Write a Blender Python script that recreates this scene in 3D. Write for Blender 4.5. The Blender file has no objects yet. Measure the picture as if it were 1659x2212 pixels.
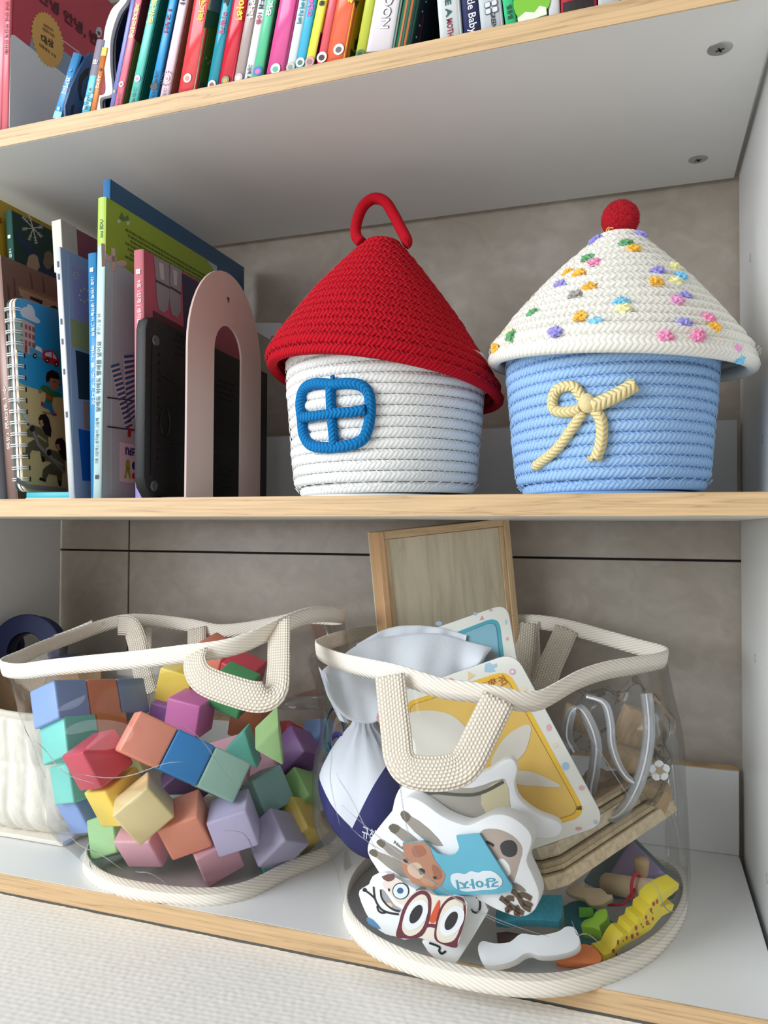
import bpy, bmesh, math, random
import numpy as np
from mathutils import Vector as V, Matrix, Euler, Quaternion
from mathutils.geometry import tessellate_polygon
random.seed(7); RNG = np.random.RandomState(7)
pi = math.pi
SC = bpy.context.scene
COL = SC.collection
# ---------------------------------------------------------------- camera
CAM = V((0, -.6119, .3684)); YAW, PIT, ROL, FPX = .3267, .0223, .0051, 1640.0
fw = V((-math.sin(YAW)*math.cos(PIT), math.cos(YAW)*math.cos(PIT), math.sin(PIT)))
r0 = V((math.cos(YAW), math.sin(YAW), 0)); u0 = r0.cross(fw)
rt = math.cos(ROL)*r0 + math.sin(ROL)*u0; up = -math.sin(ROL)*r0 + math.cos(ROL)*u0
cd = bpy.data.cameras.new('camera'); cam = bpy.data.objects.new('camera', cd); COL.objects.link(cam)
cd.sensor_fit = 'HORIZONTAL'; cd.sensor_width = 36; cd.lens = 36*FPX/1659; cd.clip_start = .01
cam.matrix_world = Matrix(((rt.x, up.x, -fw.x, CAM.x), (rt.y, up.y, -fw.y, CAM.y), (rt.z, up.z, -fw.z, CAM.z), (0, 0, 0, 1)))
SC.camera = cam
def ray(px, py): return fw + rt*((px-829.5)/FPX) - up*((py-1106)/FPX)
def at(px, py, Y=None, Z=None, X=None, D=None):
    d = ray(px, py)
    if Y is not None: k = (Y-CAM.y)/d.y
    elif Z is not None: k = (Z-CAM.z)/d.z
    elif X is not None: k = (X-CAM.x)/d.x
    else: k = D
    return CAM + d*k
# ---------------------------------------------------------------- light
w = bpy.data.worlds.new('world'); SC.world = w; w.use_nodes = True
w.node_tree.nodes['Background'].inputs[0].default_value = (.97, .94, .90, 1)
w.node_tree.nodes['Background'].inputs[1].default_value = .42
def area(name, loc, target, sx, sy, power, col):
    l = bpy.data.lights.new(name, 'AREA'); l.shape = 'RECTANGLE'; l.size = sx; l.size_y = sy; l.energy = power; l.color = col
    o = bpy.data.objects.new(name, l); COL.objects.link(o); o.location = loc
    o.rotation_euler = (V(target)-V(loc)).to_track_quat('-Z', 'Y').to_euler(); return o
area('window_daylight', (-1.75, -1.75, 1.15), (-.25, .1, .35), 1.5, 1.7, 68, (.90, .955, 1))
vs = SC.view_settings; vs.view_transform = 'Standard'; vs.look = 'None'; vs.gamma = 1; vs.exposure = 0.0; vs.use_curve_mapping = False
# ---------------------------------------------------------------- materials
def lin(c):
    if isinstance(c, str): c = [int(c[i:i+2], 16) for i in (0, 2, 4)]
    return tuple(((x/255)/12.92 if x/255 <= .04045 else ((x/255+.055)/1.055)**2.4) for x in c[:3]) + (1,)
MATS = {}
def N(nt, t, **kw):
    n = nt.nodes.new(t)
    for k, v in kw.items(): setattr(n, k, v)
    return n
def new_mat(name):
    m = bpy.data.materials.new(name); m.use_nodes = True; nt = m.node_tree
    return m, nt, nt.nodes['Principled BSDF']
def P(col, rough=.5, var=.05, scale=60, bump=0, bscale=300, coat=0, spec=.5, name=None, metal=0):
    """plain surface: noise-varied colour, optional fine relief"""
    key = (str(col), rough, var, scale, bump, bscale, coat, spec, metal)
    if key in MATS: return MATS[key]
    m, nt, b = new_mat(name or 'paint_'+(col if isinstance(col, str) else '%02x%02x%02x' % tuple(col)))
    tc = N(nt, 'ShaderNodeTexCoord'); nz = N(nt, 'ShaderNodeTexNoise'); nz.inputs['Scale'].default_value = scale; nz.inputs['Detail'].default_value = 4
    nt.links.new(tc.outputs['Object'], nz.inputs['Vector'])
    c = lin(col); mix = N(nt, 'ShaderNodeMix', data_type='RGBA')
    mix.inputs[6].default_value = tuple(max(0, x*(1-var)) for x in c[:3])+(1,); mix.inputs[7].default_value = tuple(min(1, x*(1+var)) for x in c[:3])+(1,)
    nt.links.new(nz.outputs['Fac'], mix.inputs[0]); nt.links.new(mix.outputs[2], b.inputs['Base Color'])
    b.inputs['Roughness'].default_value = rough; b.inputs['Coat Weight'].default_value = coat; b.inputs['Coat Roughness'].default_value = .15
    b.inputs['Specular IOR Level'].default_value = spec; b.inputs['Metallic'].default_value = metal
    if bump:
        n2 = N(nt, 'ShaderNodeTexNoise'); n2.inputs['Scale'].default_value = bscale; n2.inputs['Detail'].default_value = 3
        nt.links.new(tc.outputs['Object'], n2.inputs['Vector']); bp = N(nt, 'ShaderNodeBump'); bp.inputs['Strength'].default_value = bump; bp.inputs['Distance'].default_value = .001
        nt.links.new(n2.outputs['Fac'], bp.inputs['Height']); nt.links.new(bp.outputs[0], b.inputs['Normal'])
    MATS[key] = m; return m
def ramp(nt, stops):
    r = N(nt, 'ShaderNodeValToRGB'); e = r.color_ramp.elements
    while len(e) < len(stops): e.new(.5)
    for i, (p, c) in enumerate(stops): e[i].position = p; e[i].color = c
    return r
def wood(name, base, dark, vec=(3, 3, 120), rough=.5, lines=.62):
    """edge-band style grain: long thin lines along the axis with the smallest scale"""
    if name in MATS: return MATS[name]
    m, nt, b = new_mat(name); tc = N(nt, 'ShaderNodeTexCoord'); mp = N(nt, 'ShaderNodeMapping'); mp.inputs['Scale'].default_value = vec
    nt.links.new(tc.outputs['Object'], mp.inputs[0])
    a = N(nt, 'ShaderNodeTexNoise'); a.inputs['Scale'].default_value = 1; a.inputs['Detail'].default_value = 6; a.inputs['Distortion'].default_value = .25
    nt.links.new(mp.outputs[0], a.inputs['Vector'])
    mul = N(nt, 'ShaderNodeMath', operation='MULTIPLY'); mul.inputs[1].default_value = 7; nt.links.new(a.outputs['Fac'], mul.inputs[0])
    fr = N(nt, 'ShaderNodeMath', operation='PINGPONG'); fr.inputs[1].default_value = .5; nt.links.new(mul.outputs[0], fr.inputs[0])
    B, D = lin(base), lin(dark)
    mid = tuple(.55*B[i]+.45*D[i] for i in range(3))+(1,)
    r = ramp(nt, [(0, mid), (.05, tuple(.85*B[i]+.15*D[i] for i in range(3))+(1,)), (.35, B), (1, tuple(min(1, x*1.06) for x in B[:3])+(1,))])
    nt.links.new(fr.outputs[0], r.inputs[0])
    f = N(nt, 'ShaderNodeTexNoise'); f.inputs['Scale'].default_value = 6; f.inputs['Detail'].default_value = 8; nt.links.new(mp.outputs[0], f.inputs['Vector'])
    rr = ramp(nt, [(.35, (.86, .86, .86, 1)), (.6, (1, 1, 1, 1))]); nt.links.new(f.outputs['Fac'], rr.inputs[0])
    mx = N(nt, 'ShaderNodeMix', data_type='RGBA', blend_type='MULTIPLY'); mx.inputs[0].default_value = 1
    nt.links.new(r.outputs[0], mx.inputs[6]); nt.links.new(rr.outputs[0], mx.inputs[7]); nt.links.new(mx.outputs[2], b.inputs['Base Color'])
    b.inputs['Roughness'].default_value = rough; MATS[name] = m; return m
def uvmath(nt, expr_u, expr_v): pass
def weave(name, col, kind, rough=.85, su=.005, sv=.004, strength=.6, dark=.72):
    """rope braid / twill tape / webbing relief driven by a UV map laid out in metres"""
    if name in MATS: return MATS[name]
    m, nt, b = new_mat(name); uv = N(nt, 'ShaderNodeUVMap'); sp = N(nt, 'ShaderNodeSeparateXYZ'); nt.links.new(uv.outputs[0], sp.inputs[0])
    def M(op, a, bb=None, c=None):
        n = N(nt, 'ShaderNodeMath', operation=op)
        for i, v in enumerate((a, bb, c)):
            if v is None: continue
            if isinstance(v, (int, float)): n.inputs[i].default_value = v
            else: nt.links.new(v, n.inputs[i])
        return n.outputs[0]
    u, v = sp.outputs[0], sp.outputs[1]
    if kind == 'braid':      # chevrons: v runs 0..1 around the rope
        k = M('PINGPONG', M('MULTIPLY', v, 4), 1)
        ph = M('ADD', M('DIVIDE', u, su), M('MULTIPLY', k, 1.1))
        h = M('MULTIPLY', M('ABSOLUTE', M('SINE', M('MULTIPLY', ph, pi))), M('MINIMUM', M('ADD', M('ABSOLUTE', M('SINE', M('MULTIPLY', v, 4*pi))), .45), 1))
    elif kind == 'twill':
        ph = M('ADD', M('DIVIDE', u, su), M('DIVIDE', v, sv)); h = M('ABSOLUTE', M('SINE', M('MULTIPLY', ph, pi)))
    else:                    # webbing
        row = M('FLOOR', M('DIVIDE', v, sv)); off = M('MULTIPLY', M('MODULO', row, 2), .5)
        a = M('ABSOLUTE', M('SINE', M('MULTIPLY', M('ADD', M('DIVIDE', u, su), off), pi))); c2 = M('ABSOLUTE', M('SINE', M('MULTIPLY', M('DIVIDE', v, sv), pi)))
        h = M('MULTIPLY', a, c2)
    r = ramp(nt, [(0, tuple(x*dark for x in lin(col)[:3])+(1,)), (.45, lin(col)), (1, tuple(min(1, x*1.05) for x in lin(col)[:3])+(1,))]); nt.links.new(h, r.inputs[0])
    nt.links.new(r.outputs[0], b.inputs['Base Color']); b.inputs['Roughness'].default_value = rough; b.inputs['Specular IOR Level'].default_value = .2
    bp = N(nt, 'ShaderNodeBump'); bp.inputs['Strength'].default_value = strength; bp.inputs['Distance'].default_value = .0012
    nt.links.new(h, bp.inputs['Height']); nt.links.new(bp.outputs[0], b.inputs['Normal']); MATS[name] = m; return m
def clear(name, tint=(.97, .975, .98), ior=1.4, rough=.05, bump=.25, scale=14, haze=0.0, gain=1.0):
    """thin clear sheet: straight-through transmission plus Fresnel gloss, slightly wrinkled"""
    m = bpy.data.materials.new(name); m.use_nodes = True; nt = m.node_tree; nt.nodes.remove(nt.nodes['Principled BSDF']); out = nt.nodes['Material Output']
    t = N(nt, 'ShaderNodeBsdfTransparent'); t.inputs[0].default_value = (*tint, 1)
    g = N(nt, 'ShaderNodeBsdfGlossy'); g.inputs['Roughness'].default_value = rough
    fr = N(nt, 'ShaderNodeFresnel'); fr.inputs[0].default_value = ior
    tc = N(nt, 'ShaderNodeTexCoord'); nz = N(nt, 'ShaderNodeTexNoise'); nz.inputs['Scale'].default_value = scale; nz.inputs['Detail'].default_value = .6; nz.inputs['Distortion'].default_value = .8
    nt.links.new(tc.outputs['Object'], nz.inputs['Vector']); bp = N(nt, 'ShaderNodeBump'); bp.inputs['Strength'].default_value = bump; bp.inputs['Distance'].default_value = .02
    nt.links.new(nz.outputs['Fac'], bp.inputs['Height']); nt.links.new(bp.outputs[0], g.inputs['Normal']); nt.links.new(bp.outputs[0], fr.inputs['Normal'])
    mu = N(nt, 'ShaderNodeMath', operation='MULTIPLY'); mu.inputs[1].default_value = gain; mu.use_clamp = True; nt.links.new(fr.outputs[0], mu.inputs[0])
    mx = N(nt, 'ShaderNodeMixShader'); nt.links.new(mu.outputs[0], mx.inputs[0]); nt.links.new(t.outputs[0], mx.inputs[1]); nt.links.new(g.outputs[0], mx.inputs[2])
    last = mx
    if haze:
        d = N(nt, 'ShaderNodeBsdfDiffuse'); d.inputs[0].default_value = (.85, .87, .9, 1); m2 = N(nt, 'ShaderNodeMixShader'); m2.inputs[0].default_value = haze
        nt.links.new(mx.outputs[0], m2.inputs[1]); nt.links.new(d.outputs[0], m2.inputs[2]); last = m2
    nt.links.new(last.outputs[0], out.inputs[0]); return m
# ---------------------------------------------------------------- scene graph helpers
MW = {}
def I4(): return Matrix.Identity(4)
def TR(loc, rot=(0, 0, 0)): return Matrix.Translation(V(loc)) @ Euler(rot).to_matrix().to_4x4()
def frame(o, x, y, z=None):
    """matrix from an origin and two axes (z = x cross y)"""
    x = V(x).normalized(); y = V(y); y = (y-x*y.dot(x)).normalized(); z = x.cross(y)
    return Matrix(((x.x, y.x, z.x, o[0]), (x.y, y.y, z.y, o[1]), (x.z, y.z, z.z, o[2]), (0, 0, 0, 1)))
def tag(o, label, cat, group=None, kind=None):
    o['label'] = label; o['category'] = cat
    if group: o['group'] = group
    if kind: o['kind'] = kind
    return o
def thing(name, label, cat, M=None, group=None):
    o = bpy.data.objects.new(name, None); COL.objects.link(o); o.empty_display_size = .02
    M = M or I4(); o.matrix_world = M; MW[o] = M.copy(); return tag(o, label, cat, group)
def mesh(name, vs, fs, mat, par=None, smooth=False, uv=None, world=False, M=None):
    """world=True: vertices are world coordinates; otherwise local to the parent's frame (optionally through M)"""
    me = bpy.data.meshes.new(name); vs = [V(v) for v in vs]
    if world and par is not None:
        inv = MW[par].inverted(); vs = [inv @ v for v in vs]
    if M is not None: vs = [M @ v for v in vs]
    me.from_pydata([tuple(v) for v in vs], [], fs); me.update()
    if uv is not None:
        l = me.uv_layers.new(name='UVMap'); lv = np.empty(len(me.loops), dtype=np.int32); me.loops.foreach_get('vertex_index', lv)
        if callable(uv): pass
        else: l.data.foreach_set('uv', np.asarray(uv, dtype=np.float32)[lv].ravel())
    if mat: me.materials.append(mat)
    return link(name, me, par, smooth)
def link(name, me, par=None, smooth=False):
    if smooth: me.shade_smooth()
    o = bpy.data.objects.new(name, me); COL.objects.link(o)
    if par is not None:
        o.parent = par; MW[o] = MW[par].copy()
    else: MW[o] = I4()
    return o
def frombm(name, bm, mat, par=None, smooth=False, M=None, world=False):
    if world and par is not None: bm.transform(MW[par].inverted())
    if M is not None: bm.transform(M)
    bmesh.ops.recalc_face_normals(bm, faces=bm.faces)
    me = bpy.data.meshes.new(name); bm.to_mesh(me); bm.free(); me.update()
    if mat: me.materials.append(mat)
    o = link(name, me, par, False)
    if smooth:
        me.shade_smooth()
        try: me.set_sharp_from_angle(angle=math.radians(38))
        except Exception: pass
    return o
def box(name, size, M, mat, par=None, bev=0, seg=2, world=False):
    bm = bmesh.new(); bmesh.ops.create_cube(bm, size=1); bm.transform(Matrix.Diagonal((*size, 1)))
    if bev: bmesh.ops.bevel(bm, geom=list(bm.edges), offset=bev, segments=seg, profile=.5, affect='EDGES')
    bm.transform(M if isinstance(M, Matrix) else TR(M))
    return frombm(name, bm, mat, par, bool(bev), world=world)
def box2(name, lo, hi, mat, par=None, bev=0, seg=2, world=False):
    lo, hi = V(lo), V(hi); return box(name, hi-lo, Matrix.Translation((lo+hi)/2), mat, par, bev, seg, world)
def prism(name, pts, t, M, mat, par=None, bev=0, seg=2, world=False, holes=()):
    """outline in the xy plane of M, front face at z=0, body towards -z by t"""
    bm = bmesh.new(); loops = [[V((p[0], p[1], 0)) for p in pts]] + [[V((p[0], p[1], 0)) for p in h] for h in holes]
    flat = [v for l in loops for v in l]; top = [bm.verts.new(v) for v in flat]; bot = [bm.verts.new(v-V((0, 0, t))) for v in flat]
    if holes:
        for a, b_, c in tessellate_polygon(loops):
            try: bm.faces.new((top[a], top[b_], top[c])); bm.faces.new((bot[c], bot[b_], bot[a]))
            except ValueError: pass
    else:
        bm.faces.new(top); bm.faces.new(bot[::-1])
    k = 0; edges = []
    for l in loops:
        n = len(l)
        for i in range(n):
            a, b_ = k+i, k+(i+1) % n
            bm.faces.new((top[a], bot[a], bot[b_], top[b_]))
        k += n
    bmesh.ops.recalc_face_normals(bm, faces=bm.faces)
    if bev and not holes:
        es = [e for e in bm.edges if abs(e.verts[0].co.z-e.verts[1].co.z) < 1e-7]
        bmesh.ops.bevel(bm, geom=es, offset=bev, segments=seg, profile=.5, affect='EDGES', clamp_overlap=True)
    bm.transform(M)
    return frombm(name, bm, mat, par, True, world=world)
def smoothpoly(pts, n=6, closed=True):
    """Catmull-Rom through control points"""
    pts = [V(p) for p in pts]; out = []; L = len(pts)
    rng = range(L) if closed else range(L-1)
    for i in rng:
        g = (lambda k: pts[k % L]) if closed else (lambda k: pts[min(max(k, 0), L-1)])
        p0, p1, p2, p3 = g(i-1), g(i), g(i+1), g(i+2)
        for j in range(n):
            t = j/n; out.append(.5*((2*p1)+(p2-p0)*t+(2*p0-5*p1+4*p2-p3)*t*t+(3*p1-p0-3*p2+p3)*t**3))
    if not closed: out.append(pts[-1])
    return out
def tube(name, pts, r, mat, par=None, seg=8, closed=False, world=False, caps=True):
    """round cord along a polyline, UV in (metres, turns); r may be a list"""
    pts = [V(p) for p in pts]; n = len(pts); vs, uv, fs = [], [], []; u = 0; prev = None
    rr = r if isinstance(r, (list, tuple)) else [r]*n
    ring = seg+1; idx = list(range(n))+([0] if closed else [])
    for ii, i in enumerate(idx):
        a = pts[(i-1) % n] if closed or i > 0 else pts[i]; b_ = pts[(i+1) % n] if closed or i < n-1 else pts[i]
        t = (b_-a).normalized()
        if prev is None: nrm = t.orthogonal().normalized() if abs(t.z) > .9 else t.cross(V((0, 0, 1))).normalized()
        else: nrm = (prev-t*prev.dot(t)).normalized()
        prev = nrm; bi = t.cross(nrm)
        if ii: u += (pts[i]-pts[idx[ii-1]]).length
        for j in range(ring):
            an = 2*pi*j/seg; vs.append(pts[i]+(nrm*math.cos(an)+bi*math.sin(an))*rr[i]); uv.append((u, j/seg))
        if ii:
            o0, o1 = (ii-1)*ring, ii*ring
            for j in range(seg): fs.append((o0+j, o0+j+1, o1+j+1, o1+j))
    if caps and not closed:
        fs.append(tuple(range(seg))[::-1]); fs.append(tuple((len(idx)-1)*ring+j for j in range(seg)))
    return mesh(name, vs, fs, mat, par, True, uv, world)
def ribbon(name, pts, wd, width, thick, mat, par=None, closed=False, world=False, nw=4, crown=0):
    """flat strap: centre line, per-point width directions, UV in metres on both faces"""
    pts = [V(p) for p in pts]; n = len(pts); ws = width if isinstance(width, (list, tuple)) else [width]*n
    vs, uv, fs = [], [], []; u = 0; idx = list(range(n))+([0] if closed else []); ring = 2*(nw+1)
    for ii, i in enumerate(idx):
        a = pts[(i-1) % n] if closed or i > 0 else pts[i]; b_ = pts[(i+1) % n] if closed or i < n-1 else pts[i]
        t = (b_-a).normalized(); wv = V(wd[i] if isinstance(wd, list) else wd); wv = (wv-t*wv.dot(t)).normalized(); nn = t.cross(wv)
        if ii: u += (pts[i]-pts[idx[ii-1]]).length
        for s in (1, -1):
            for j in range(nw+1):
                q = j/nw-.5; q = q if s > 0 else -q
                vs.append(pts[i]+wv*(q*ws[i])+nn*(s*thick/2*(1-.5*abs(2*q)**4)+crown*(1-4*q*q))); uv.append((u, q*ws[i]))
        if ii:
            o0, o1 = (ii-1)*ring, ii*ring
            for j in range(ring): fs.append((o0+j, o0+(j+1) % ring, o1+(j+1) % ring, o1+j))
    if not closed:
        fs.append(tuple(range(ring))[::-1]); fs.append(tuple((len(idx)-1)*ring+j for j in range(ring)))
    return mesh(name, vs, fs, mat, par, True, uv, world)
def lathe(name, prof, mat, par=None, seg=48, M=None, world=False):
    vs, fs = [], []; n = len(prof)
    for k in range(seg):
        a = 2*pi*k/seg
        for r, z in prof: vs.append((r*math.cos(a), r*math.sin(a), z))
    for k in range(seg):
        for i in range(n-1):
            fs.append((k*n+i, ((k+1) % seg)*n+i, ((k+1) % seg)*n+i+1, k*n+i+1))
    return mesh(name, vs, fs, mat, par, True, M=M, world=world)
def circ(cx, cy, r, n=20, ry=None, a0=0):
    ry = ry or r; return [(cx+r*math.cos(a0+2*pi*k/n), cy+ry*math.sin(a0+2*pi*k/n)) for k in range(n)]
def rrect(x0, y0, x1, y1, r, n=5):
    o = []
    for cx, cy, a in ((x1-r, y0+r, -pi/2), (x1-r, y1-r, 0), (x0+r, y1-r, pi/2), (x0+r, y0+r, pi)):
        for k in range(n+1): o.append((cx+r*math.cos(a+pi/2*k/n), cy+r*math.sin(a+pi/2*k/n)))
    return o
def decal(name, pts, M, mat, par, lift=.0002, th=.0002):
    """printed shape: a thin film lying on a face (M: face frame, z outwards, in the parent's local frame)"""
    vs = [M @ V((p[0], p[1], lift)) for p in pts]; k = len(vs)
    tri = tessellate_polygon([[V((p[0], p[1], 0)) for p in pts]])
    fs = [(a, b_, c) for a, b_, c in tri]
    me_vs = vs + [M @ V((p[0], p[1], lift-th)) for p in pts]
    A = sum((pts[i][0]*pts[(i+1) % k][1]-pts[(i+1) % k][0]*pts[i][1]) for i in range(k))
    nf = []
    for a, b_, c in fs:
        s = (pts[b_][0]-pts[a][0])*(pts[c][1]-pts[a][1])-(pts[c][0]-pts[a][0])*(pts[b_][1]-pts[a][1])
        nf.append((a, b_, c) if s > 0 else (a, c, b_))
    for i in range(k):
        j = (i+1) % k; nf.append((i, i+k, j+k, j) if A > 0 else (j, j+k, i+k, i))
    return mesh(name, me_vs, nf, mat, par)
_TX = []
def text(name, body, M, size, mat, par, bold=0.0, width=None, lift=.0003):
    """flat lettering: baseline frame M (x along the text, y up, z outwards); the glyphs are filled in by set_lettering()"""
    me = bpy.data.meshes.new(name); me.materials.append(mat); o = link(name, me, par)
    _TX.append((me, body, M, size, bold, width, lift)); return o
def set_lettering():
    """all strings of one weight are typeset as lines of one text block, then cut apart line by line"""
    for bold in sorted({t[4] for t in _TX}):
        ts = [t for t in _TX if t[4] == bold]; c = bpy.data.curves.new('lettering', 'FONT'); c.body = '\n'.join(t[1] for t in ts)
        c.size = 1; c.align_y = 'TOP_BASELINE'; c.space_line = 4; c.offset = bold; c.resolution_u = 2
        o = bpy.data.objects.new('lettering', c); COL.objects.link(o); me = bpy.data.meshes.new_from_object(o); bpy.data.objects.remove(o); bpy.data.curves.remove(c)
        co = np.empty(len(me.vertices)*3, dtype=np.float32); me.vertices.foreach_get('co', co); co = co.reshape(-1, 3)
        line = np.floor((-co[:, 1]+2.6)/4).astype(int); polys = [[] for _ in ts]
        for p in me.polygons:
            k = line[p.vertices[0]]
            if 0 <= k < len(ts): polys[k].append(tuple(p.vertices))
        for k, (m, body, M, size, _, width, lift) in enumerate(ts):
            used = sorted({v for p in polys[k] for v in p})
            if not used: continue
            mp = {v: i for i, v in enumerate(used)}; q = co[used].astype(float); x0, x1 = q[:, 0].min(), q[:, 0].max(); y0 = q[:, 1].min(); sx = (width/(x1-x0)) if width else size
            m.from_pydata([tuple(M @ V(((a[0]-x0)*sx, (a[1]-y0)*size, lift))) for a in q], [], [tuple(mp[v] for v in p) for p in polys[k]]); m.update()
        bpy.data.meshes.remove(me)
def onplane(M, px, py):
    """photo direction met with the xy plane of world frame M -> local (x, y)"""
    o = M.to_translation(); n = M.to_3x3().col[2]; d = ray(px, py); k = (o-CAM).dot(n)/d.dot(n); q = M.inverted() @ (CAM+d*k); return (q.x, q.y)
def shape(M, pts): return [onplane(M, *p) for p in pts]
# ================================================================ room and bookcase
ZB, ZM, ZT, TH = .018, .397, .7815, .018      # top faces of the three boards, board thickness
XR, XL, DEP = .0995, -.8237, .311
white_lam = P('e6e7e6', .38, .02, 30, spec=.5, name='white_laminate')
oak = wood('oak_edge_band', 'dbb88b', '7d5c38', (2.2, 2.2, 75), .5)
# back wall of large tiles
def tile_mat():
    m, nt, b = new_mat('stone_tile'); tc = N(nt, 'ShaderNodeTexCoord')
    a = N(nt, 'ShaderNodeTexNoise'); a.inputs['Scale'].default_value = 3.5; a.inputs['Detail'].default_value = 10; a.inputs['Roughness'].default_value = .62; a.inputs['Distortion'].default_value = .6
    mp = N(nt, 'ShaderNodeMapping'); mp.inputs['Scale'].default_value = (1, 1, 1.25); nt.links.new(tc.outputs['Object'], mp.inputs[0]); nt.links.new(mp.outputs[0], a.inputs['Vector'])
    r = ramp(nt, [(.3, lin('a3988c')), (.5, lin('b1a79b')), (.62, lin('b7afa5')), (.75, lin('c3bdb4'))]); nt.links.new(a.outputs['Fac'], r.inputs[0])
    v = N(nt, 'ShaderNodeTexNoise'); v.inputs['Scale'].default_value = 28; v.inputs['Detail'].default_value = 8; v.inputs['Distortion'].default_value = 1.5; nt.links.new(mp.outputs[0], v.inputs['Vector'])
    r2 = ramp(nt, [(.35, (.9, .89, .88, 1)), (.55, (1, 1, 1, 1)), (.68, (1.1, 1.1, 1.1, 1))]); nt.links.new(v.outputs['Fac'], r2.inputs[0])
    mx = N(nt, 'ShaderNodeMix', data_type='RGBA', blend_type='MULTIPLY'); mx.inputs[0].default_value = .8
    nt.links.new(r.outputs[0], mx.inputs[6]); nt.links.new(r2.outputs[0], mx.inputs[7]); nt.links.new(mx.outputs[2], b.inputs['Base Color'])
    b.inputs['Roughness'].default_value = .3; return m
WY = .322
wall = box2('wall_back', (-2.2, WY+.006, -.2), (1.4, WY+.1, 2.2), P('2e2a27', .9, name='dark_grout')); wall['kind'] = 'structure'
TM = tile_mat(); G = .0013
for x0, x1 in ((-1.92, -.7107), (-.7107, .49), (.49, 1.4)):
    for z0, z1 in ((-.2, .3345), (.3345, .9345), (.9345, 1.5345)):
        box2('tile', (x0+G, WY, z0+G), (x1-G, WY+.008, z1-G), TM, wall, .0006, 1)
fl = box2('floor', (-2.2, -2.6, -.1), (1.4, WY+.1, -.012), P('b9a98f', .5, name='floor_board')); fl['kind'] = 'structure'
# bookcase
BC = thing('bookcase', 'white open bookcase with oak edged shelves against the tile wall', 'bookcase', TR((-.36, 0, -.012)))
PX = .1045
def bpart(name, lo, hi, m, par=BC, bev=.0008): return box2(name, lo, hi, m, par, bev, 1, world=True)
for x0, x1 in ((PX, PX+TH), (XL-TH, XL)):
    s = bpart('side_panel', (x0, -.001, -.012), (x1, DEP, 1.22), white_lam)
    bpart('edge_band', (x0, -.0022, -.012), (x1, -.001, 1.22), oak, s, .0003)
    if x0 > 0:
        for px, py in ((1621, 557), (1648, 950), (1632, 1422), (1657, 1898)):
            c = at(px, py, X=PX)
            h = lathe('peg_hole', [(.0001, -.0004), (.003, -.0004), (.0034, .0004), (.0042, .0004), (.0046, 0)], P('a9adb0', .35, name='hole_rim'), s, 20, M=MW[s].inverted() @ frame(c, (0, 1, 0), (0, 0, 1)) @ Matrix.Rotation(pi, 4, 'Y'))
for zt in (ZB, ZM, ZT, 1.166):
    s = bpart('shelf', (XL, 0, zt-TH), (XR if zt != ZB else XR, DEP, zt), white_lam)
    bpart('edge_band', (XL, -.0012, zt-TH), (XR, 0, zt), oak, s, .0003)
    if zt == ZT:
        for px, py in ((1555, 105), (1508, 344)):
            c = at(px, py, Z=zt-TH)
            q = MW[s].inverted() @ frame(c, (1, 0, 0), (0, -1, 0))
            sc = lathe('screw', [(.0001, .0012), (.004, .0012), (.0085, .0007), (.0098, .0001), (.0098, -.0004)], P('b4b6b6', .35, metal=.7, name='screw_steel'), s, 28, M=q)
            for a in (0, pi/2):
                box('cross_slot', (.0068, .0016, .0006), q @ Matrix.Rotation(a+.4, 4, 'Z') @ Matrix.Translation((0, 0, .0012)), P('1d1d1f', .6, name='dark_slot'), sc)
for zt, zz in ((ZB, .110), (ZM, .491)):
    s = bpart('back_rail', (XL, DEP-.018, zt), (XR, DEP, zz-.0008), white_lam)
    bpart('edge_band', (XL, DEP-.018, zz-.0008), (XR, DEP, zz), oak if zt == ZB else P('d5d6d6', .4, name='rail_edge'), s, .0002)
bpart('plinth', (XL, .012, -.012), (XR, .03, 0), white_lam)
# cream embossed play mat in front of the bookcase
def mat_grid():
    xs = np.concatenate([[-1.9, -1.5, -1.1], np.arange(-.8, .2, .0014), [.4, .8, 1.2]]); ys = np.concatenate([[-2.4, -1.6, -1, -.6], np.arange(-.3, -.0025, .0014)])
    X, Y = np.meshgrid(xs, ys)
    a = math.radians(-4); U = X*math.cos(a)-Y*math.sin(a); W = X*math.sin(a)+Y*math.cos(a)
    row = np.floor(W/.0052); f = W/.0052-row
    rnd = np.random.RandomState(3).rand(4000); ph = rnd[(row.astype(int) % 4000)]*.02; lw = .0062+.0045*rnd[((row*7).astype(int) % 4000)]
    g = (U+ph)/lw; seg = np.floor(g); ff = g-seg
    amp = .5+.5*rnd[((row*131+seg*17).astype(int) % 4000)]
    h = (np.sin(pi*f)**.7)*(np.sin(pi*ff)**.45)*amp*.0007
    h[(X < -.8) | (X > .2) | (Y < -.3)] = 0
    vs = np.stack([X, Y, h-.0012], -1).reshape(-1, 3); ny, nx = X.shape
    i = np.arange(nx*(ny-1)).reshape(ny-1, nx)[:, :-1].ravel(); fs = np.stack([i, i+1, i+1+nx, i+nx], -1)
    me = bpy.data.meshes.new('play_mat'); me.from_pydata(vs.tolist(), [], fs.tolist()); me.update(); me.shade_smooth(); return me
mm = mat_grid(); mm.materials.append(P('f2f0ea', .55, .03, 25, name='cream_mat'))
PM = thing('play_mat', 'cream embossed play mat on the floor in front of the bookcase', 'mat', TR((0, -1.2, -.012)))
o = link('embossed_top', mm, PM); o.location = (0, 1.2, .012)
box2('foam_base', (-1.9, -2.4, -.0118), (1.2, -.0026, -.0014), P('d8d2c6', .7, name='mat_foam'), PM, world=True)
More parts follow.
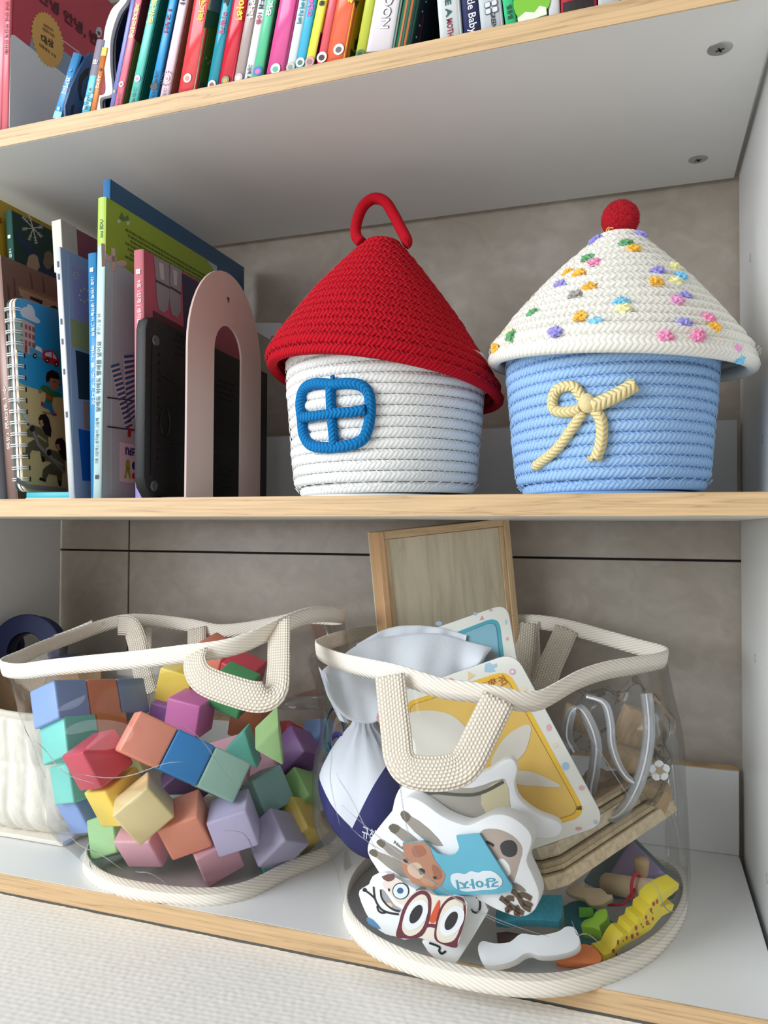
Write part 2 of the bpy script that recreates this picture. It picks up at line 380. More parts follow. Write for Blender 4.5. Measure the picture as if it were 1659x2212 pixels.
# ================================================================ coiled rope baskets
def coil(name, prof, r, mat, par, M=None, seg=150, ring=9, phase=0.0, lean=(0, 0)):
    """one rope wound in a spiral along the profile [(radius, z), ...] sampled per turn; local frame of par"""
    n = len(prof)-1; vs, uv, fs = [], [], []; u = 0; last = None; R1 = ring+1
    tot = n*seg
    for k in range(tot+1):
        t = k/seg; i = min(int(t), n-1); f = t-i
        rr = prof[i][0]*(1-f)+prof[i+1][0]*f; z = prof[i][1]*(1-f)+prof[i+1][1]*f; a = 2*pi*t+phase
        wob = 1+.006*math.sin(3*a+i)+.004*math.sin(7*a+2*i)
        q = z/prof[-1][1]; c = V((rr*wob*math.cos(a)+lean[0]*q, rr*wob*math.sin(a)+lean[1]*q, z)); er = V((math.cos(a), math.sin(a), 0))
        if last is not None: u += (c-last).length
        last = c
        for j in range(R1):
            b = 2*pi*j/ring+.35; vs.append(c+er*(r*math.cos(b))+V((0, 0, r*math.sin(b)))); uv.append((u, j/ring))
        if k:
            o0, o1 = (k-1)*R1, k*R1
            for j in range(ring): fs.append((o0+j, o1+j, o1+j+1, o0+j+1))
    fs.append(tuple(range(ring))); fs.append(tuple(tot*R1+j for j in range(ring))[::-1])
    return mesh(name, vs, fs, mat, par, True, uv, M=M)
def zigzag(name, prof, r, mat, par, per, phase=0.0, th=.00026, skip=1, lean=(0, 0)):
    """machine stitching: thread crossing every groove in a zigzag, one mesh"""
    vs, fs = [], []; n = len(prof)-1
    for i in range(0, n-1, skip):
        R = prof[i][0]; cnt = max(12, int(2*pi*R/per)); pts = []
        for k in range(cnt*2):
            a = 2*pi*k/(cnt*2)+phase+i*.13; t = i+((a-phase)/(2*pi)) % 1
            i0 = min(int(t), n-1); f = t-i0
            ra = prof[i0][0]*(1-f)+prof[i0+1][0]*f; za = prof[i0][1]*(1-f)+prof[i0+1][1]*f
            sl = V((prof[i+1][0]-prof[i][0], 0, prof[i+1][1]-prof[i][1]))
            q = .22 if k % 2 else .78
            nrm = V((sl.z, 0, -sl.x)).normalized()
            p = V((ra+sl.x*q, 0, za+sl.z*q))+nrm*(r*.93)
            q = p.z/prof[-1][1]; pts.append(V((p.x*math.cos(a)+lean[0]*q, p.x*math.sin(a)+lean[1]*q, p.z)))
        for k in range(len(pts)-1):
            a, b = pts[k], pts[k+1]; mid = (a+b)/2; d = (b-a).normalized(); er = V((mid.x, mid.y, 0)).normalized(); s = d.cross(er).normalized()*th
            o = len(vs); e = er*th
            vs += [a-s, a+e, a+s, b-s, b+e, b+s]; fs += [(o, o+1, o+4, o+3), (o+1, o+2, o+5, o+4)]
    return mesh(name, vs, fs, mat, par, True)
def solid_rev(M, prof):
    """radius as a function of local z for a spun profile (list of (r,z))"""
    pr = sorted(prof, key=lambda p: p[1]); zs = np.array([p[1] for p in pr]); rs = np.array([p[0] for p in pr]); z0 = zs[0]; tab = np.interp(np.arange(z0, zs[-1]+.003, .0005), zs, rs).tolist(); n = len(tab)-1
    return lambda z: tab[min(max(int((z-z0)*2000), 0), n)]
def onrev(M, prof, px, py, off=0, lean=(0, 0)):
    """where the photo direction first meets a surface of revolution (world frame M) -> world point and normal"""
    inv = M.inverted(); o = inv @ CAM; d = (inv.to_3x3() @ ray(px, py)).normalized(); f = solid_rev(M, prof); zmax = max(p[1] for p in prof)
    best = None
    for k in range(1600):
        p = o+d*(.40+k*.0004); lz = p.z/zmax; p = V((p.x-lean[0]*lz, p.y-lean[1]*lz, p.z)); g = math.hypot(p.x, p.y)-f(p.z) if p.z < zmax else 1
        if g < off: best = p; break
        if best is None or True: last = p
    if best is None: return None
    e = V((best.x, best.y, 0)).normalized(); s = (f(best.z+.002)-f(best.z-.002))/.004
    n = V((e.x, e.y, -s)).normalized()
    lz = best.z/zmax; best = V((best.x+lean[0]*lz, best.y+lean[1]*lz, best.z))
    return M @ best, (M.to_3x3() @ n).normalized()
# ---- house basket: white body, blue rope window
rr = .0051
def body_prof(r0, r1, h, n): return [(r0-(.006 if i == 0 else 0)+(r1-r0)*(i/n)**.8, rr+(h-2*rr)*i/n) for i in range(n+1)]
W0 = at(832, 1070, Y=.125); W0 = V((W0.x, .125, ZM))
white_rope = weave('white_braided_rope', 'f1f1ee', 'braid', .9, .0043, strength=.32, dark=.86)
HB = thing('rope_basket', 'white coiled rope basket with a blue rope window, under the red lid', 'basket', TR(W0))
hp = body_prof(.0865, .0985, .148, 14)
coil('coil_wall', hp, rr, white_rope, HB, phase=2.0)
zigzag('stitching', hp, rr, P('fbfbf8', .6, name='white_thread'), HB, .0125, 2.0)
lathe('basket_floor', [(.0001, .004), (.084, .004), (.084, .001), (.0001, .001)], P('ecebe6', .9, name='white_felt'), HB, 40)
MWH = MW[HB]; hsurf = [(r+rr*.7, z) for r, z in hp]
blue_rope = weave('blue_braided_rope', '1478b8', 'braid', .85, .0040, strength=.7, dark=.6)
WIN = None
def rope_on(name, M, prof, pts, r, mat, par, closed=False, seg=9, dense=5, lift=.75):
    out = []
    for p in smoothpoly([(a, b, 0) for a, b in pts], dense, closed):
        h = onrev(M, prof, p.x, p.y)
        if h: out.append(h[0]+h[1]*(r*lift))
    return tube(name, out, r, mat, par, seg, closed, world=True)
wf = rope_on('window_frame', MWH, hsurf, [(725, 831), (690, 829), (665, 840), (657, 870), (660, 905), (664, 940), (678, 961), (705, 967), (750, 963), (782, 952), (796, 925), (801, 885), (797, 850), (780, 833), (752, 829)], .0052, blue_rope, HB, True)
rope_on('window_bar', MWH, hsurf, [(719, 838), (720, 870), (722, 905), (725, 935), (727, 962)], .0048, blue_rope, wf, lift=.9)
rope_on('window_bar', MWH, hsurf, [(664, 903), (700, 898), (735, 893), (765, 891), (793, 886)], .0048, blue_rope, wf, lift=1.5)
rope_on('rope_end', MWH, hsurf, [(724, 812), (727, 824), (728, 838)], .0022, blue_rope, wf, lift=2.5)
# ---- red lid
def lid_M(c, apex_shift, tiltx, tilty): return TR(c, (tiltx, tilty, 0))
Lc = at(829, 842, Y=.125)
red_rope = weave('red_braided_rope', 'bd0a20', 'braid', .9, .0042, strength=.7, dark=.5)
RL = thing('basket_lid', 'red conical coiled rope lid with a loop handle, on the white basket', 'lid', TR(Lc, (math.radians(-5.5), math.radians(8.5), 0)))
nl = 17; lp = [(.1135*(1-i/nl)**.93+.011+.004*math.sin(pi*i/nl), .150*(i/nl)**.97) for i in range(nl+1)]
lp[0] = (.1155, .0005)
RLN = (-.0235, -.013)
coil('coil_cone', lp, .0053, red_rope, RL, phase=2.2, lean=RLN)
lathe('crown', [(.0001, .1535), (.006, .1532), (.012, .151), (.0125, .148)], P('b00a1e', .9, name='red_felt'), RL, 24, M=Matrix.Translation((*RLN, 0)))
zigzag('stitching', lp, .0053, P('c8202c', .7, name='red_thread'), RL, .012, 2.2, .0002, lean=RLN)
hd = [at(px, py, Y=.125+dy) for px, py, dy in ((781, 524, -.008), (769, 508, -.006), (771, 478, 0), (785, 445, .004), (808, 429, .006), (832, 436, .006), (850, 463, .004), (865, 492, 0), (879, 520, -.006), (875, 528, -.008))]
tube('loop_handle', smoothpoly(hd, 5, False), .0058, weave('red_wrapped_cord', 'b30b20', 'twill', .9, .0016, .05, .3, .75), RL, 10, world=True)
# ---- cupcake basket: blue body, cream bow, white lid with tufts
C0 = at(1317, 1066, Y=.112); C0 = V((C0.x, .112, ZM))
pale_blue = weave('blue_cotton_rope', '9fc4ee', 'braid', .9, .0042, strength=.38, dark=.72)
CB = thing('rope_basket', 'light blue coiled rope basket with a cream rope bow on its front', 'basket', TR(C0))
cp = body_prof(.0785, .0905, .140, 14)
coil('coil_wall', cp, rr, pale_blue, CB, phase=2.0); zigzag('stitching', cp, rr, P('a9cbf0', .6, name='blue_thread'), CB, .0105, 2.0)
lathe('basket_floor', [(.0001, .004), (.076, .004), (.076, .001), (.0001, .001)], P('86b0e0', .9, name='blue_felt'), CB, 40)
cs = [(r+rr*.7, z) for r, z in cp]; MC = MW[CB]
cream_rope = weave('cream_braided_rope', 'ecd9a2', 'braid', .85, .0040, strength=.7, dark=.68)
bow = rope_on('rope_bow', MC, cs, [(1258, 884), (1240, 889), (1215, 890), (1201, 880), (1203, 853), (1217, 838), (1243, 836), (1258, 856), (1268, 874)], .0046, cream_rope, CB, lift=1.0)
rope_on('bow_loop', MC, cs, [(1285, 878), (1310, 866), (1340, 850), (1367, 833)], .0062, cream_rope, bow, lift=1.0)
rope_on('bow_tail', MC, cs, [(1262, 890), (1240, 925), (1212, 965), (1185, 990), (1163, 1007)], .0044, cream_rope, bow, lift=.8)
rope_on('bow_tail', MC, cs, [(1285, 884), (1298, 905), (1301, 935), (1297, 965), (1287, 992)], .0050, cream_rope, bow, lift=.8)
k0 = onrev(MC, cs, 1272, 872); kn = k0[0]+k0[1]*.006
bm = bmesh.new(); bmesh.ops.create_icosphere(bm, subdivisions=3, radius=1); bm.transform(Matrix.Translation(kn) @ frame((0, 0, 0), (1, 0, .1), (0, 0, 1)) @ Matrix.Diagonal((.0068, .0082, .0058, 1)))
frombm('bow_knot', bm, P('e8d6a0', .9, .12, 500, .8, 900, name='cream_knot'), bow, True, world=True)
for k in range(9):     # frayed ends
    e = onrev(MC, cs, 1287+random.uniform(-16, 10), 985); f = onrev(MC, cs, 1287+random.uniform(-20, 12), 996)
    tube('frayed_thread', [e[0]+e[1]*.004, f[0]+f[1]*.005], .0005, P('e8d6a0', .9, name='cream_thread'), bow, 4, world=True)
Cc = at(1334, 787, Y=.112)
CL = thing('basket_lid', 'white conical rope lid with coloured tufts and a red pompom', 'lid', TR(Cc, (math.radians(3.5), math.radians(4.2), 0)))
ivory = weave('ivory_braided_rope', 'f0ede4', 'braid', .9, .0046, strength=.3, dark=.8)
nl = 15; clp = [(.1055*(1-i/nl)**1.0+.011+.006*math.sin(pi*i/nl), .118*(i/nl)**.94) for i in range(nl+1)]
clp[0] = (.1105, .0005); clp[1] = (clp[1][0]+.002, clp[1][1])
CLN = (-.0065, .006)
coil('coil_cone', clp, .0052, ivory, CL, phase=2.2, lean=CLN)
zigzag('stitching', clp, .0052, P('e3dfd4', .6, name='ivory_thread'), CL, .0115, 2.2, lean=CLN)
lathe('crown', [(.0001, .1205), (.006, .120), (.012, .118), (.0125, .115)], P('eeebe2', .9, name='ivory_felt'), CL, 24, M=Matrix.Translation((*CLN, 0)))
rb = 'rim_band'
tube(rb, [(.1120*math.cos(a), .1120*math.sin(a), -.001) for a in np.linspace(0, 2*pi, 90, endpoint=False)], .0062, ivory, CL, 10, True)
# pompom: ball covered with short fibres
pc = at(1340, 474, Y=.115); bm = bmesh.new(); bmesh.ops.create_icosphere(bm, subdivisions=5, radius=.0168)
for v_ in bm.verts: v_.co *= 1+RNG.uniform(-.035, .035)
bm.transform(Matrix.Translation(pc)); pom = frombm('pompom', bm, P('b8091f', .95, .25, 900, 1, 1500, name='red_wool'), CL, True, world=True)
vs, fs = [], []
for k in range(1800):
    d = V(RNG.normal(size=3)).normalized(); s = d.orthogonal().normalized()*.0003; a = pc+d*.0160; b = pc+(d+V(RNG.normal(size=3))*.06).normalized()*(.0178+.0008*RNG.rand()); o_ = len(vs)
    vs += [a-s, a+s, b]; fs.append((o_, o_+1, o_+2))
fz = mesh('fuzz', vs, fs, P('b8091f', .95, .1, name='red_wool_fibre'), pom, world=True); fz['kind'] = 'stuff'
for pts in (((1313, 508), (1310, 497), (1316, 490)), ((1317, 508), (1314, 498), (1319, 492), (1325, 493))):
    tube('loose_thread', smoothpoly([at(x, y, Y=.094) for x, y in pts], 4, False), .0005, P('e8b060', .8, name='ochre_thread'), pom, 5, world=True)
# tufts of coloured thread
TC = dict(o='ffc04a', g='6fae7c', p='ff9cc6', v='a09ade', y='fff6b8', b='86d0fa', k='aaa69e', m='f0a8d8')
ML = MW[CL]; lsurf = [(r+.003, z) for r, z in clp]+[(.0001, .14)]
TUFT = [(1352, 530, 'g'), (1368, 541, 'o'), (1270, 562, 'g'), (1283, 571, 'p'), (1228, 593, 'o'), (1252, 595, 'o'), (1211, 618, 'v'), (1273, 624, 'o'), (1244, 640, 'k'), (1153, 680, 'g'), (1341, 656, 'b'), (1346, 670, 'y'), (1254, 687, 'o'), (1287, 700, 'b'), (1201, 719, 'v'), (1103, 722, 'y'), (1106, 728, 'g'), (1073, 752, 'o'), (1421, 589, 'v'), (1414, 612, 'o'), (1457, 611, 'y'), (1455, 580, 'y'), (1471, 601, 'b'), (1480, 644, 'v'), (1461, 652, 'm'), (1478, 702, 'v'), (1437, 726, 'p'), (1506, 725, 'p'), (1528, 690, 'p'), (1541, 711, 'o'), (1291, 521, 'v'), (1384, 511, 'v'), (1586, 757, 'm'), (1594, 774, 'b'), (1280, 526, 'v')]
for px, py, c in TUFT:
    h = None
    for dx in range(0, 26, 2):     # step towards the axis when the photo direction just misses the cone
        h = onrev(ML, lsurf, px+(dx if px < 1336 else -dx), py, lean=CLN)
        if h: break
    if not h: continue
    p, n_ = h; vs, fs = [], []; t1 = n_.cross(V((0, 0, 1))).normalized(); t2 = n_.cross(t1)
    bm = bmesh.new(); bmesh.ops.create_icosphere(bm, subdivisions=3, radius=1); fr_ = frame(p+n_*.0012, t1, t2); ph = RNG.rand(3)*6
    for v_ in bm.verts:
        c_ = v_.co; k = 1+.22*math.sin(7*c_.x+ph[0])*math.sin(6*c_.y+ph[1])+RNG.uniform(-.3, .3); v_.co = fr_ @ V((c_.x*.0058*k, c_.y*.0044*k, c_.z*.0034*k))
    vs = [v_.co.copy() for v_ in bm.verts]; fs = [tuple(q.index for q in f_.verts) for f_ in bm.faces]; bm.free()
    for k in range(60):
        a = RNG.uniform(0, 2*pi); d = (n_*.8+t1*math.cos(a)*1.3+t2*math.sin(a)).normalized(); s = d.orthogonal().normalized()*.0004; a_ = p+d*.0025; b = a_+d*RNG.uniform(.0025, .0055); o_ = len(vs); vs += [a_-s, a_+s, b]; fs.append((o_, o_+1, o_+2))
    mesh('thread_tuft', vs, fs, P(TC[c], .9, .15, 400, name='tuft_'+TC[c]), CL, world=True)
# ================================================================ books: generic builder
paper = P('efe9dc', .8, .06, 900, .3, 1500, name='page_paper')
def book(name, label, X, y0, t, h, d, lean, zb, spine, cover, group, rough=.35, hard=False, yaw=0.0, cover_thick=.0009, back=None):
    """upright book, spine to the front; local x 0..t, y 0..d (0 = spine), z 0..h. X = left edge of the spine foot"""
    M = Matrix.Translation((X, y0, zb)) @ Euler((0, -lean, yaw)).to_matrix().to_4x4()
    if lean > 0: M = Matrix.Translation((0, 0, 0)) @ M
    if lean < 0: M = Matrix.Translation((0, 0, t*math.sin(-lean))) @ M
    r = thing(name, label, 'book', M, group); c = cover_thick*(2.2 if hard else 1)
    sm = spine if not isinstance(spine, str) else P(spine, rough, .03, 40); cm = cover if not isinstance(cover, str) else P(cover, rough, .05, 40)
    n = 5; bul = min(t*.09, .0011)
    prof = [(t*k/n, -bul*math.sin(pi*k/n)) for k in range(n+1)]
    vs, fs = [], []     # rounded spine strip
    for x, y in prof+[(x, y+c) for x, y in prof[::-1]]:
        vs += [(x, y+bul*.5, 0), (x, y+bul*.5, h)]
    m = len(vs)//2
    for k in range(m): a, b = 2*k, 2*((k+1) % m); fs.append((a, b, b+1, a+1))
    fs += [tuple(range(0, 2*m, 2))[::-1], tuple(range(1, 2*m, 2))]
    s = mesh('spine', vs, fs, sm, r); 
    for p in s.data.polygons: p.use_smooth = p.index < n
    e = .0025 if hard else 0
    g = .004 if hard else .0
    cv = box2('cover', (t-c, g+.0004, 0), (t, d, h), cm, r, .0003, 1); box2('cover', (0, g+.0004, 0), (c, d, h), cm if back is None else P(back, rough), r, .0003, 1)
    if hard: box2('hinge', (t-c, .0002, 0), (t-c*.45, g+.0006, h), cm, cv)
    box2('page_block', (c*1.02, .0025, e), (t-c*1.02, d-e-.0005, h-e), paper, r)
    S = Matrix(((1, 0, 0, 0), (0, 0, -1, -bul*.5), (0, 1, 0, 0), (0, 0, 0, 1)))      # spine face: x right, y up
    C = Matrix(((0, 0, 1, t), (1, 0, 0, 0), (0, 1, 0, 0), (0, 0, 0, 1)))             # right cover: x into the shelf, y up
    return dict(o=r, s=s, c=cv, S=S, C=C, CW=M @ C, SW=M @ S, bul=bul, t=t, h=h, d=d, M=M)
def cprint(b, name, pts, col, lift=.0002, par=None, rough=.4):
    return decal(name, shape(b['CW'], pts) if len(pts[0]) == 2 else pts, b['C'], P(col, rough, .04, 60), par or b['c'], lift)
def ctext(b, body, p0, p1, hpx, col, bold=.012):
    """cover lettering between two photo points (baseline start, end), letter height given by a third point"""
    a = V((*onplane(b['CW'], *p0), 0)); e = V((*onplane(b['CW'], *p1), 0)); q = V((*onplane(b['CW'], *hpx), 0))
    M = b['C'] @ frame(a, e-a, q-a); return text('lettering', body, M, (q-a).length*1.15, P(col, .5), b['c'], bold, (e-a).length, lift=.0010)
def stext(b, body, z0, z1, col, cw=True, fill=.55, bold=.01, xoff=.5):
    """spine lettering along the spine from height fraction z0 to z1 (cw: reads top to bottom)"""
    w = b['t']*fill; L = abs(z1-z0)*b['h']; lz = z0*b['h']
    o = b['S'] @ V((b['t']*xoff+(-w/2 if cw else w/2)*.9, lz, .0002))
    x = (0, 0, -1) if cw else (0, 0, 1); y = (1, 0, 0) if cw else (-1, 0, 0)
    return text('lettering', body, frame(o, x, y), w*1.05, P(col, .5), b['s'], bold, L)
def sdisc(b, z, r, col, col2=None, xoff=.5, ell=1):
    o = b['S'] @ Matrix.Translation((b['t']*xoff, z, .0003)); s = decal('sticker', circ(0, 0, r, 18), o, P(col, .4), b['s'])
    if col2: decal('sticker_print', [(x*.6, y*.55-.1*r) for x, y in circ(0, 0, r, 9)], o, P(col2, .4), s, .0004)
    return s
def sband(b, name, z0, z1, col, x0=0.0, x1=1.0):
    """printed band that follows the rounded spine"""
    vs, fs = [], []
    for k in range(6):
        f = x0+(x1-x0)*k/5; y = b['bul']*(.5-math.sin(pi*f))-.00025; vs += [(b['t']*f, y, z0), (b['t']*f, y, z1), (b['t']*f, y+.0002, z0), (b['t']*f, y+.0002, z1)]
        if k: o = k*4-4; fs += [(o, o+4, o+5, o+1), (o+2, o+3, o+7, o+6), (o+1, o+5, o+7, o+3), (o, o+2, o+6, o+4)]
    fs += [(0, 1, 3, 2), (20, 22, 23, 21)]
    return mesh(name, vs, fs, P(col, .4, .04, 60), b['s'])
def sflower(b, z, col):
    r = b['t']*.2; o = b['S'] @ Matrix.Translation((b['t']*.5, z, .0003))
    for a in range(4): decal('flower_mark', circ(r*.75*math.cos(a*pi/2+.8), r*.75*math.sin(a*pi/2+.8), r*.62, 10), o, P(col, .5), b['s'])
def fromtl(tl, y0, lean):
    p = at(*tl, Y=y0); h = (p.z-ZM)/math.cos(lean); return p.x+math.sin(lean)*h, h       # foot X, height
GM = 'picture books on the middle shelf'
# ---- far left group, all leaning left
yb = book('picture_book', 'mustard yellow picture book, tallest at the far left of the middle shelf', -.671, .05, .0105, at(0, 430, X=-.69).z-ZM+.003, .22, .10, ZM, 'a88a2e', 'b8982f', GM)
cprint(yb, 'leaf_print', [(0, 469), (4, 473), (2, 477), (6, 481), (0, 484)], '8a4a20')
cprint(yb, 'blue_band', [(-40, 528), (60, 588), (60, 640), (-40, 580)], '4f7080')
X_, h_ = fromtl((11, 457), .062, .085)
db = book('picture_book', 'dark green picture book with a white snowflake on its cover', X_, .062, .0092, h_, .19, .085, ZM, '2f5a52', '12362c', GM)
cprint(db, 'blue_streak', [(30, 505), (42, 506), (115, 585), (115, 610), (95, 600)], '1c2f52')
for cx, cy, rx, ry, c in ((71, 570, 15, 21, 'a08f74'), (104, 562, 12, 20, '73684f')): cprint(db, 'snow_blob', [(cx+rx*math.cos(a)*(.9+.1*math.sin(5*a)), cy+ry*math.sin(a)) for a in np.linspace(0, 2*pi, 18, endpoint=False)], c, .0004)
sc_ = V((71, 492, 0))
for k, (ex, ey) in enumerate(((48, 468), (62, 464), (91, 490), (90, 512), (78, 527), (62, 519), (48, 495))):     # snowflake arms
    a = V((71, 493, 0)); e = V((ex, ey, 0)); d_ = (e-a).normalized(); n_ = V((-d_.y, d_.x, 0))
    cprint(db, 'snowflake_arm', [(p.x, p.y) for p in (a-n_, e-n_*.8, e+n_*.8, a+n_)], 'c9c6bd', .0005)
    for f in (.55, .72, .88):
        q = a+(e-a)*f
        for s_ in (1, -1):
            t_ = q+(d_*.6+n_*s_*.8)*4.5; m_ = n_*.5+d_*.5
            cprint(db, 'snowflake_twig', [(p.x, p.y) for p in (q-d_*.7, t_-d_*.5, t_+d_*.7, q+d_*.7)], 'c9c6bd', .0005)
stext(db, '10호 1단계 | 생각놀이 그림책', .865, .64, 'e6eeea', True, .45); sflower(db, h_*.908, 'f4f6f4')
X_, h_ = fromtl((-22, 556), .032, .11)
bb_ = book('picture_book', 'brown picture book with a wooden number sign, behind the spiral notebook', X_, .032, .0145, h_, .2, .11, ZM, 'a98a80', '7c6257', GM)
for x0, y0_, x1, y1 in ((63, 588, 68, 625), (90, 600, 94, 632), (15, 615, 18, 650), (28, 600, 31, 640)): cprint(bb_, 'bark_line', [(x0, y0_), (x0+4, y0_+2), (x1+4, y1), (x1, y1)], '614a41')
cprint(bb_, 'wooden_sign', [(38, 616), (44, 640), (50, 662), (130, 700), (130, 650)], 'ab947a', .0003)
cprint(bb_, 'wooden_sign_edge', [(38, 616), (40, 622), (128, 655), (128, 648)], '8d7459', .0005)
cprint(bb_, 'numeral', [(64, 640), (92, 650), (90, 656), (84, 668), (79, 666), (85, 655), (65, 646)], '2a241f', .0006)
cprint(bb_, 'numeral', [(105, 672), (108, 662), (118, 660), (126, 668), (124, 682), (118, 680), (119, 669), (112, 667), (109, 674)], '2a241f', .0006)
cprint(bb_, 'stone', [(36, 650)]+[(43+7*math.cos(a), 647+8*math.sin(a)) for a in np.linspace(-3, 0, 8)]+[(50, 652)], '6c6763', .0005)
stext(bb_, '수 | 일대일 대응', .46, .2, 'ece4de', True, .35)
wv = book('picture_book', 'thin lavender white book leaning beside the brown picture book', bb_['M'].translation.x-.0115, .022, .0085, .225, .18, .11, ZM, 'cfd2e2', 'b9bccc', GM)
gv = book('picture_book', 'green spined book leaning at the far left edge', wv['M'].translation.x-.0125, .022, .011, .22, .18, .11, ZM, '6f9a4c', '5d8240', GM)
# ---- spiral notebook
tq = thing('small_box', 'flat turquoise box lying under the spiral notebook', 'box', TR((-.575, .04, ZM)))
box2('box_body', (-.03, -.025, 0), (.03, .06, .0075), P('2fb2bd', .4), tq, .001); box2('box_lining', (-.0302, -.0253, 0), (.0302, .0602, .0016), P('d8d2c0', .6), tq)
NX = -.611; na = .035
NB = thing('spiral_notebook', 'spiral bound board book with a fire scene cover and white rings', 'notebook', Matrix.Translation((NX+.004, .012, ZM+.0082)) @ Euler((.045, -na, 0)).to_matrix().to_4x4())
nh, nd = .202, .098
def nrect(x0, x1, name, mt): 
    return prism(name, rrect(0, 0, nd, nh, .009, 6), x1-x0, Matrix(((0, 0, 1, x1), (1, 0, 0, 0), (0, 1, 0, 0), (0, 0, 0, 1))), mt, NB)
nrect(-.0092, -.0062, 'back_cover', P('163f33', .4)); nrect(-.006, -.0032, 'page', P('f0eee8', .5)); nrect(-.003, -.0018, 'page', P('6a3038', .5)); nrect(-.0016, -.0002, 'page', P('f0eee8', .5))
ncv = nrect(-.0001, .0016, 'front_cover', P('c3b27e', .35, .05, 40))
NC = Matrix(((0, 0, 1, .0016), (1, 0, 0, 0), (0, 1, 0, 0), (0, 0, 0, 1))); nb = dict(CW=MW[NB] @ NC, C=NC, c=ncv)
nq = lambda n, p, c, l=.0002: cprint(nb, n, p, c, l)
sky = rrect(.0003, nh*.50, nd-.0003, nh-.0003, .0087, 6); sky = [(x, max(y, nh*.50+(.5-x/nd)*.024)) for x, y in sky]
decal('sky_print', sky, NC, P('1d8fc2', .35, .05), ncv)
nq('road_print', [(36, 1030), (60, 1046), (100, 1050), (141, 1054), (143, 1062), (100, 1060), (60, 1056), (34, 1042)], '8a8680')
nq('cloud_print', [(43, 675), (45, 668), (52, 663), (56, 664), (60, 657), (68, 660), (74, 670), (76, 683), (84, 690), (87, 697), (80, 699), (60, 690), (48, 684)], 'b9c4cf', .0004)
nq('building_print', [(50, 690), (74, 702), (74, 768), (52, 762)], 'c79a94', .0004); nq('building_print', [(31, 686), (50, 690), (51, 762), (33, 755)], '9fb0a8', .0004)
for i in range(3):
    for j in range(3): x, y = 53+i*8, 700+j*17+i*3; nq('window_print', [(x, y), (x+5, y+2), (x+5, y+12), (x, y+10)], '77505a', .0006)
for j in range(3): nq('window_print', [(44, 697+j*18), (48, 699+j*18), (48, 708+j*18), (44, 706+j*18)], '5f6f6c', .0006)
nq('door_print', [(53, 745), (58, 747), (58, 763), (53, 761)], '6e3a34', .0006)
nq('car_print', [(62, 750), (70, 752), (76, 744), (90, 750), (95, 760), (94, 775), (70, 768), (64, 764)], '4a8fb0', .0006); nq('car_window_print', [(74, 754), (78, 747), (88, 752), (90, 762)], 'cfd6dc', .0008)
nq('car_print', [(91, 764), (94, 757), (112, 757), (122, 768), (127, 778), (126, 791), (106, 786), (91, 778)], 'b02a38', .0007); nq('car_window_print', [(97, 762), (110, 760), (111, 773), (96, 768)], 'd0cad0', .0009); nq('car_window_print', [(113, 762), (120, 771), (121, 777), (114, 774)], 'd0cad0', .0009)
for x, y in ((74, 769), (100, 779), (120, 787)): nq('wheel_print', [(x+4*math.cos(a), y+5.5*math.sin(a)) for a in np.linspace(0, 6.28, 12, endpoint=False)], '151515', .0011); nq('hub_print', [(x+1.6*math.cos(a), y+2*math.sin(a)) for a in np.linspace(0, 6.28, 8, endpoint=False)], 'cfcfcf', .0013)
ell = lambda x, y, rx, ry, n=14: [(x+rx*math.cos(a), y+ry*math.sin(a)) for a in np.linspace(0, 2*pi, n, endpoint=False)]
# running boy
nq('head_print', ell(117, 827, 12, 16), '9c6a4a', .0006); nq('hair_print', [(98, 815), (101, 804), (112, 799), (124, 806), (129, 820), (118, 818), (108, 816), (103, 826), (99, 824)], '17120f', .0008)
nq('jumper_print', [(86, 838), (92, 831), (104, 836), (112, 845), (124, 848), (130, 852), (128, 858), (114, 858), (111, 872), (97, 868), (100, 850), (90, 844)], '2f6b38', .0007)
nq('jumper_stripe_print', [(98, 850), (113, 860), (112, 866), (98, 858)], 'b8482c', .0009); nq('trousers_print', [(97, 868), (111, 873), (112, 880), (118, 895), (112, 897), (104, 884), (92, 880), (91, 872)], '2d6f9c', .0008)
nq('shoe_print', [(113, 894), (121, 894), (121, 898), (111, 898)], '8a2430', .0009); nq('shoe_print', [(88, 868), (92, 869), (92, 878), (88, 877)], '8a2430', .0009); nq('hand_print', ell(86, 845, 3.4, 5), '9c6a4a', .0007); nq('eye_print', ell(116, 825, 1.4, 2, 8), '201612', .0009); nq('eye_print', ell(127, 831, 1.4, 2, 8), '201612', .0009)
nq('ground_shadow', [(90, 888), (112, 892), (116, 897), (92, 892)], '8d7d55', .0003)
